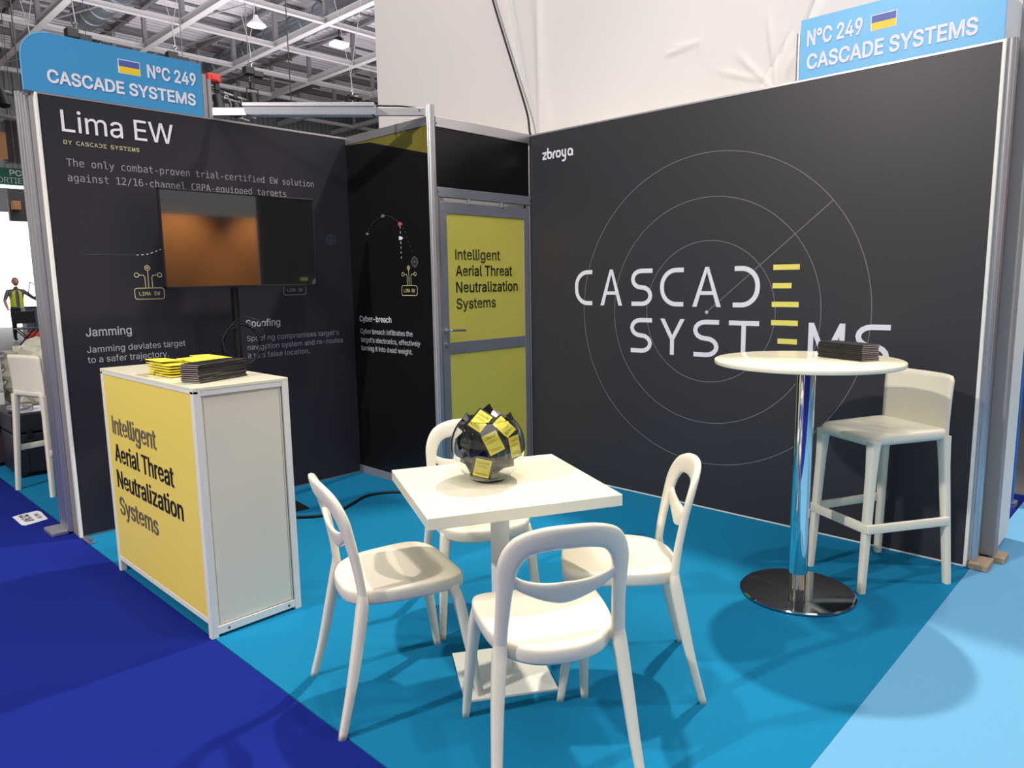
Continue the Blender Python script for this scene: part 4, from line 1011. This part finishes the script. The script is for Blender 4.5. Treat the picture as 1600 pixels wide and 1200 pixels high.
# exit board, fascias and bright door opening at the far left
es = empty('exit_board', (-1.30, 8.0, 2.94)); tag(es, 'green hanging exit board cut by the left picture border', 'sign')
obj('board', box(-.8, .165, 0, .03, 0, .235), 'green', es); obj('lit_edge', box(-.8, .165, -.01, .02, -.05, -.01), 'fluor', es)
EF = lambda u, z, d=0: Vector((u, -d - .002, z))
text('PC', EF, .01, .155, .128, .082, 'white_ink', es, bold=.02); text('SORTIE', EF, -.205, .150, .022, .078, 'white_ink', es)
for x in (-.6, .1): obj('hanger', cyl(bmesh.new(), (x, .015, .235), (x, .015, 3.5), .004, n=6), 'steel', es)
o = obj('fascia_board', box(-3.0, -1.22, 8.3, 8.4, 3.34, 3.72), 'orange'); tag(o, 'orange brown fascia board above the green exit board', 'board')
o = obj('dark_fascia', box(-1.22, .6, 8.3, 8.5, 3.30, 3.90), 'darkbrown'); tag(o, 'dark brown fascia to the right of the orange board', 'board')
bm = box(-1.0, .6, 9.6, 9.7, 2.55, 3.08)
for x in (-.8, .4): cyl(bm, (x, 9.65, 3.08), (x, 9.65, 10.0), .006, n=6)
o = obj('hanging_banner', bm, 'duct_shade'); tag(o, 'dark grey blue banner box hanging below the exit board', 'banner')
o = obj('yellow_box', box(-.98, -.86, 9.47, 9.602, 2.72, 2.86, bev=.01), 'orange'); tag(o, 'small yellow box fixed to the hanging banner', 'box')
for i, (z, x0) in enumerate(((3.22, -2.4), (2.42, -2.6))):
    o = obj('strip_light', box(x0, .8, 9.0 + i, 9.1 + i, z, z + .04), 'fluor'); tag(o, ['glowing white strip light under the orange fascia', 'glowing white strip light below the grey banner box'][i], 'lamp')
wn = obj('window_1', box(-14, 4.4, 28.2, 28.3, .0, 4.3), 'glow'); tag(wn, kind='structure')

# ------------------------------------------------------------------ hall roof
ce = obj('ceiling', box(-30, 40, -30, 40, 11.75, 11.85), 'deck'); tag(ce, kind='structure')
bm = bmesh.new(); y = 12.
while y < 33:
    bx(bm, -8, 26, y, y + .14, 11.64, 11.752); y += .34
rb_ = obj('deck_ribs', bm, 'deck', ce); rb_['kind'] = 'stuff'
wfr = obj('wall_far', box(-30, 40, 33.0, 33.3, 4.6, 11.8), 'darkwall'); tag(wfr, kind='structure')
wfr2 = obj('wall_far_low', box(-30, 40, 33.0, 33.3, 0, 4.6), 'darkwall'); tag(wfr2, kind='structure')
bm = bmesh.new(); x = 4.
while x < 24: bx(bm, x, x + .12, 32.9, 33.0, 4.6, 11.7); x += .3
r2 = obj('wall_ribs', bm, 'darkwall', wfr); r2['kind'] = 'stuff'
XS = [-3.2, .12, 3.45, 6.80, 10.13, 13.47, 16.75, 20.1]; YS = [11.0, 14.0, 17.30, 20.65, 23.96, 27.15, 30.45]
tr = empty('ceiling_frame', (0, 0, 10)); tr['kind'] = 'structure'
def ibeam(bm, p0, p1, h, w_):
    p0, p1 = Vector(p0), Vector(p1); d = p1 - p0; L = d.length; q = d.to_track_quat('X', 'Z').to_matrix().to_4x4(); T_ = Matrix.Translation(p0) @ q
    bx(bm, 0, L, -w_ / 2, w_ / 2, -.02, .0, mt=T_); bx(bm, 0, L, -w_ / 2, w_ / 2, h, h + .02, mt=T_); bx(bm, 0, L, -.012, .012, 0, h, mt=T_)
    return bm
def part(name, bm, m): o = obj(name, bm, m, tr); o.matrix_parent_inverse = Matrix.Translation((0, 0, -10)); return o
for y in YS:
    part('roof_beam', ibeam(bmesh.new(), (-8, y, 10), (24, y, 10), .12, .16), 'steel_lt')
    part('roof_beam', ibeam(bmesh.new(), (-8, y, 11.4), (24, y, 11.4), .16, .16), 'steel')
for x in XS:
    part('roof_beam', ibeam(bmesh.new(), (x, 9, 9.98), (x, 32.8, 9.98), .18, .22), 'steel_lt')
    part('roof_beam', ibeam(bmesh.new(), (x, 9, 11.35), (x, 32.8, 11.35), .16, .16), 'steel')
for x in XS:
    for y in YS:
        part('roof_post', box(x - .07, x + .07, y - .07, y + .07, 10.1, 11.4), 'steel')
for i, x in enumerate(XS[:-1]):
    for j, y in enumerate(YS[:-1]):
        if (i + j) % 2 == 0:
            part('tie_rod', cyl(bmesh.new(), (x, y, 10.1), (XS[i + 1], YS[j + 1], 11.3), .028, n=6), 'steel')
            part('roof_pipe', cyl(bmesh.new(), (x, y + 1.3, 11.2), (x + 3.3, y + 1.3, 11.2), .05, n=8), 'duct_shade')
        else: part('tie_rod', cyl(bmesh.new(), (x, YS[j + 1], 10.1), (XS[i + 1], y, 11.3), .028, n=6), 'steel')
def duct(x, z, r, y0, y1, lab):
    t = empty('ventilation_duct', (x, y0, z)); tag(t, lab, 'duct')
    prof = []; y = 0
    obj('duct_tube', cyl(bmesh.new(), (0, 0, 0), (0, y1 - y0, 0), r, n=32), 'duct', t, ang=40)
    k = 0
    while k * .9 < y1 - y0 - .5: obj('duct_seam', tube(bmesh.new(), [((r + .012) * math.cos(a * PI / 14), k * .9 + .2, (r + .012) * math.sin(a * PI / 14)) for a in range(28)], .022, 5, closed=True), 'duct', t); k += 1
    obj('duct_flange', cyl(bmesh.new(), (0, y1 - y0 - .06, 0), (0, y1 - y0, 0), r + .05, n=32), 'steel', t); return t
duct(11.15, 10.95, .42, 9, 28.2, 'large round galvanised duct crossing the roof, right one'); duct(5.3, 11.0, .42, 9, 25.5, 'round duct with bluish shine crossing the roof, left one')
o = obj('duct_housing', box(10.25, 10.62, 14.3, 16.9, 10.2, 11.3), 'duct_shade'); tag(o, 'dark rectangular duct housing beside the right duct', 'duct')
def bay(x, y, z, lab):
    t = empty('pendant_lamp', (x, y, z)); tag(t, lab, 'lamp')
    obj('reflector', lathe(bmesh.new(), [(.06, .35), (.12, .22), (.30, .04), (.33, 0), (.31, 0), (.1, .2), (.06, .33)], 32), 'paper', t, smooth=True)
    obj('lamp_face', cyl(bmesh.new(), (0, 0, .015), (0, 0, .03), .28, n=32), 'lamp_glow', t)
    obj('hanger', cyl(bmesh.new(), (0, 0, .34), (0, 0, 11.7 - z), .02, n=6), 'black_metal', t)
bay(9.226, 20.28, 10.45, 'round white pendant lamp hanging under the hall roof')
t = empty('floodlight', (12.37, 19.95, 10.35)); tag(t, 'square white floodlight hanging under the hall roof near the fabric wall', 'lamp')
obj('housing', box(-.32, .32, -.22, .22, .0, .16, bev=.03), 'paper', t); obj('light_face', box(-.26, .26, -.17, .17, -.012, .0), 'lamp_glow', t)
obj('heat_sink', box(-.15, .15, -.12, .12, .16, .32, bev=.02), 'black_metal', t); obj('hanger', cyl(bmesh.new(), (0, 0, .3), (0, 0, 1.4), .02, n=6), 'black_metal', t)
t = empty('bright_spotlight', (5.6, 12.0, 5.72)); tag(t, 'glaring spotlight just above the lamp beam', 'lamp')
obj('light_face', cyl(bmesh.new(), (0, 0, 0), (-.03, -.05, -.01), .075, n=24), 'lamp_bright', t); obj('housing', cyl(bmesh.new(), (.0, .0, .0), (.14, .24, .05), .095, .06, n=24), 'black_metal', t)
obj('hanger', cyl(bmesh.new(), (.06, .1, .05), (.06, .1, 4.4), .012, n=6), 'black_metal', t)
# lighting truss with spotlights behind the left wall
tz0, tz1 = 5.52, 5.88
t = empty('lighting_truss', (4.1, 12, 5.5)); tag(t, 'silver lattice truss with lamps seen between sign and lamp beam', 'truss')
def tp_(name, bm, m): o = obj(name, bm, m, t); o.matrix_parent_inverse = Matrix.Translation((-4.1, -12, -5.5)); return o
P0, P1 = Vector((3.1, 12, 5.93)), Vector((4.85, 12.4, 5.80))
for dy, dz in ((0, 0), (0, -.36), (.35, 0), (.35, -.36)): tp_('truss_chord', cyl(bmesh.new(), P0 + Vector((0, dy, dz)), P1 + Vector((0, dy, dz)), .028, n=10), 'steel_lt')
for k in range(9):
    a = P0.lerp(P1, k / 9); b = P0.lerp(P1, (k + 1) / 9); s, e_ = (0, -.36) if k % 2 else (-.36, 0)
    for dy in (0, .35): tp_('truss_brace', cyl(bmesh.new(), a + Vector((0, dy, s)), b + Vector((0, dy, e_)), .014, n=6), 'steel_lt')
for q_ in (P0, P1): tp_('truss_hanger', cyl(bmesh.new(), q_ + Vector((0, .17, 0)), Vector((q_.x, q_.y + .17, 10)), .010, n=6), 'steel')
def stagelight(x, y, z, lab, k=1.0):
    t = empty('stage_light', (x, y, z)); tag(t, lab, 'lamp')
    obj('lamp_body', cyl(bmesh.new(), (0, 0, -.05), (.02, -.04, -.50 * k), .10, .12, n=20), 'black_pl', t); obj('yoke', tube(bmesh.new(), [(-.14, 0, -.25), (-.14, 0, .05), (.14, 0, .05), (.14, 0, -.25)], .015, 6), 'black_metal', t)
    obj('clamp', box(-.05, .05, -.05, .05, .04, .2, bev=.01), 'black_metal', t)
stagelight(4.72, 12.22, 6.02, 'long black stage light hanging at the right end of the truss'); stagelight(3.75, 12.0, 5.78, 'black stage light in the middle of the truss', .7); stagelight(4.3, 12.27, 5.74, 'black stage light right of the middle of the truss', .7)
o = obj('red_fixture', bx(box(3.52, 3.82, 11.9, 12.2, 5.99, 6.17, bev=.03), 3.6, 3.74, 11.88, 11.92, 6.03, 6.13), 'red'); tag(o, 'small red fixture on the left end of the truss', 'fixture')
def hoist(x, y, z, lab, top):
    t = empty('chain_hoist', (x, y, z)); tag(t, lab, 'hoist')
    obj('hoist_body', bx(box(-.20, .02, -.10, .10, -.08, .10, bev=.02), .02, .26, -.07, .07, -.10, .04, bev=.02), 'black_pl', t)
    obj('hook', tube(bmesh.new(), [(0, 0, .1), (0, 0, .18), (.04, 0, .22), (0, 0, .26), (-.03, 0, .22)], .014, 6), 'alu', t)
    obj('chain', cyl(bmesh.new(), (0, 0, .24), (-.03, 0, .62), .014, n=6), 'steel_lt', t)
    for s in (-1, 1): obj('sling', cyl(bmesh.new(), (-.03, 0, .62), (-.03 + s * .7, 0, top - z), .008, n=6), 'steel_lt', t)
hoist(.965, 12, 6.40, 'black chain hoist hanging above the rounded sign corner', 9.98); hoist(2.887, 12, 6.36, 'black chain hoist hanging above the flag of the left sign', 9.98); hoist(4.68, 12.1, 6.42, 'black chain hoist hanging over the truss end', 9.98)
hoist(.17, 12, 5.75, 'black chain hoist left of the rounded sign corner', 9.98)
hoist(7.4, 12, 6.2, 'black chain hoist beside the edge of the white fabric wall', 9.98)
# dark stand furniture just left of the left posts
t = empty('lighting_rack', (-1.15, 8.0, 0)); tag(t, 'dark lighting rack with hanging lamps at the left picture border', 'rack')
obj('rack_bar', cyl(bmesh.new(), (-1.2, 0, 4.35), (.15, 0, 4.2), .03, n=8), 'steel_lt', t); obj('rack_bar', cyl(bmesh.new(), (-1.2, 0, 4.0), (.15, 0, 3.86), .03, n=8), 'steel_lt', t)
for k in range(4): obj('rack_lamp', cyl(bmesh.new(), (-.55 + k * .2, 0, 4.25), (-.52 + k * .2, -.08, 4.02), .06, .07, n=14), 'black_pl', t)
for k in range(6): obj('rack_brace', cyl(bmesh.new(), (-1.1 + k * .2, 0, 4.33 - k * .02), (-1.0 + k * .2, 0, 3.98 - k * .02), .012, n=6), 'steel_lt', t)
for x in (-1.0, .1): obj('rack_hanger', cyl(bmesh.new(), (x, 0, 4.3), (x, 0, 10), .01, n=6), 'steel', t)
# a brown stand wall across the aisle behind the viewer (mirrored in the television)
bw = obj('wall_opposite', box(.2, 3.45, -9.9, -9.7, 0, 2.75), 'brown'); tag(bw, kind='structure')
b2 = obj('wall_opposite_dark', box(3.45, 9, -9.9, -9.2, 0, 3.6), 'darkbrown'); tag(b2, kind='structure')
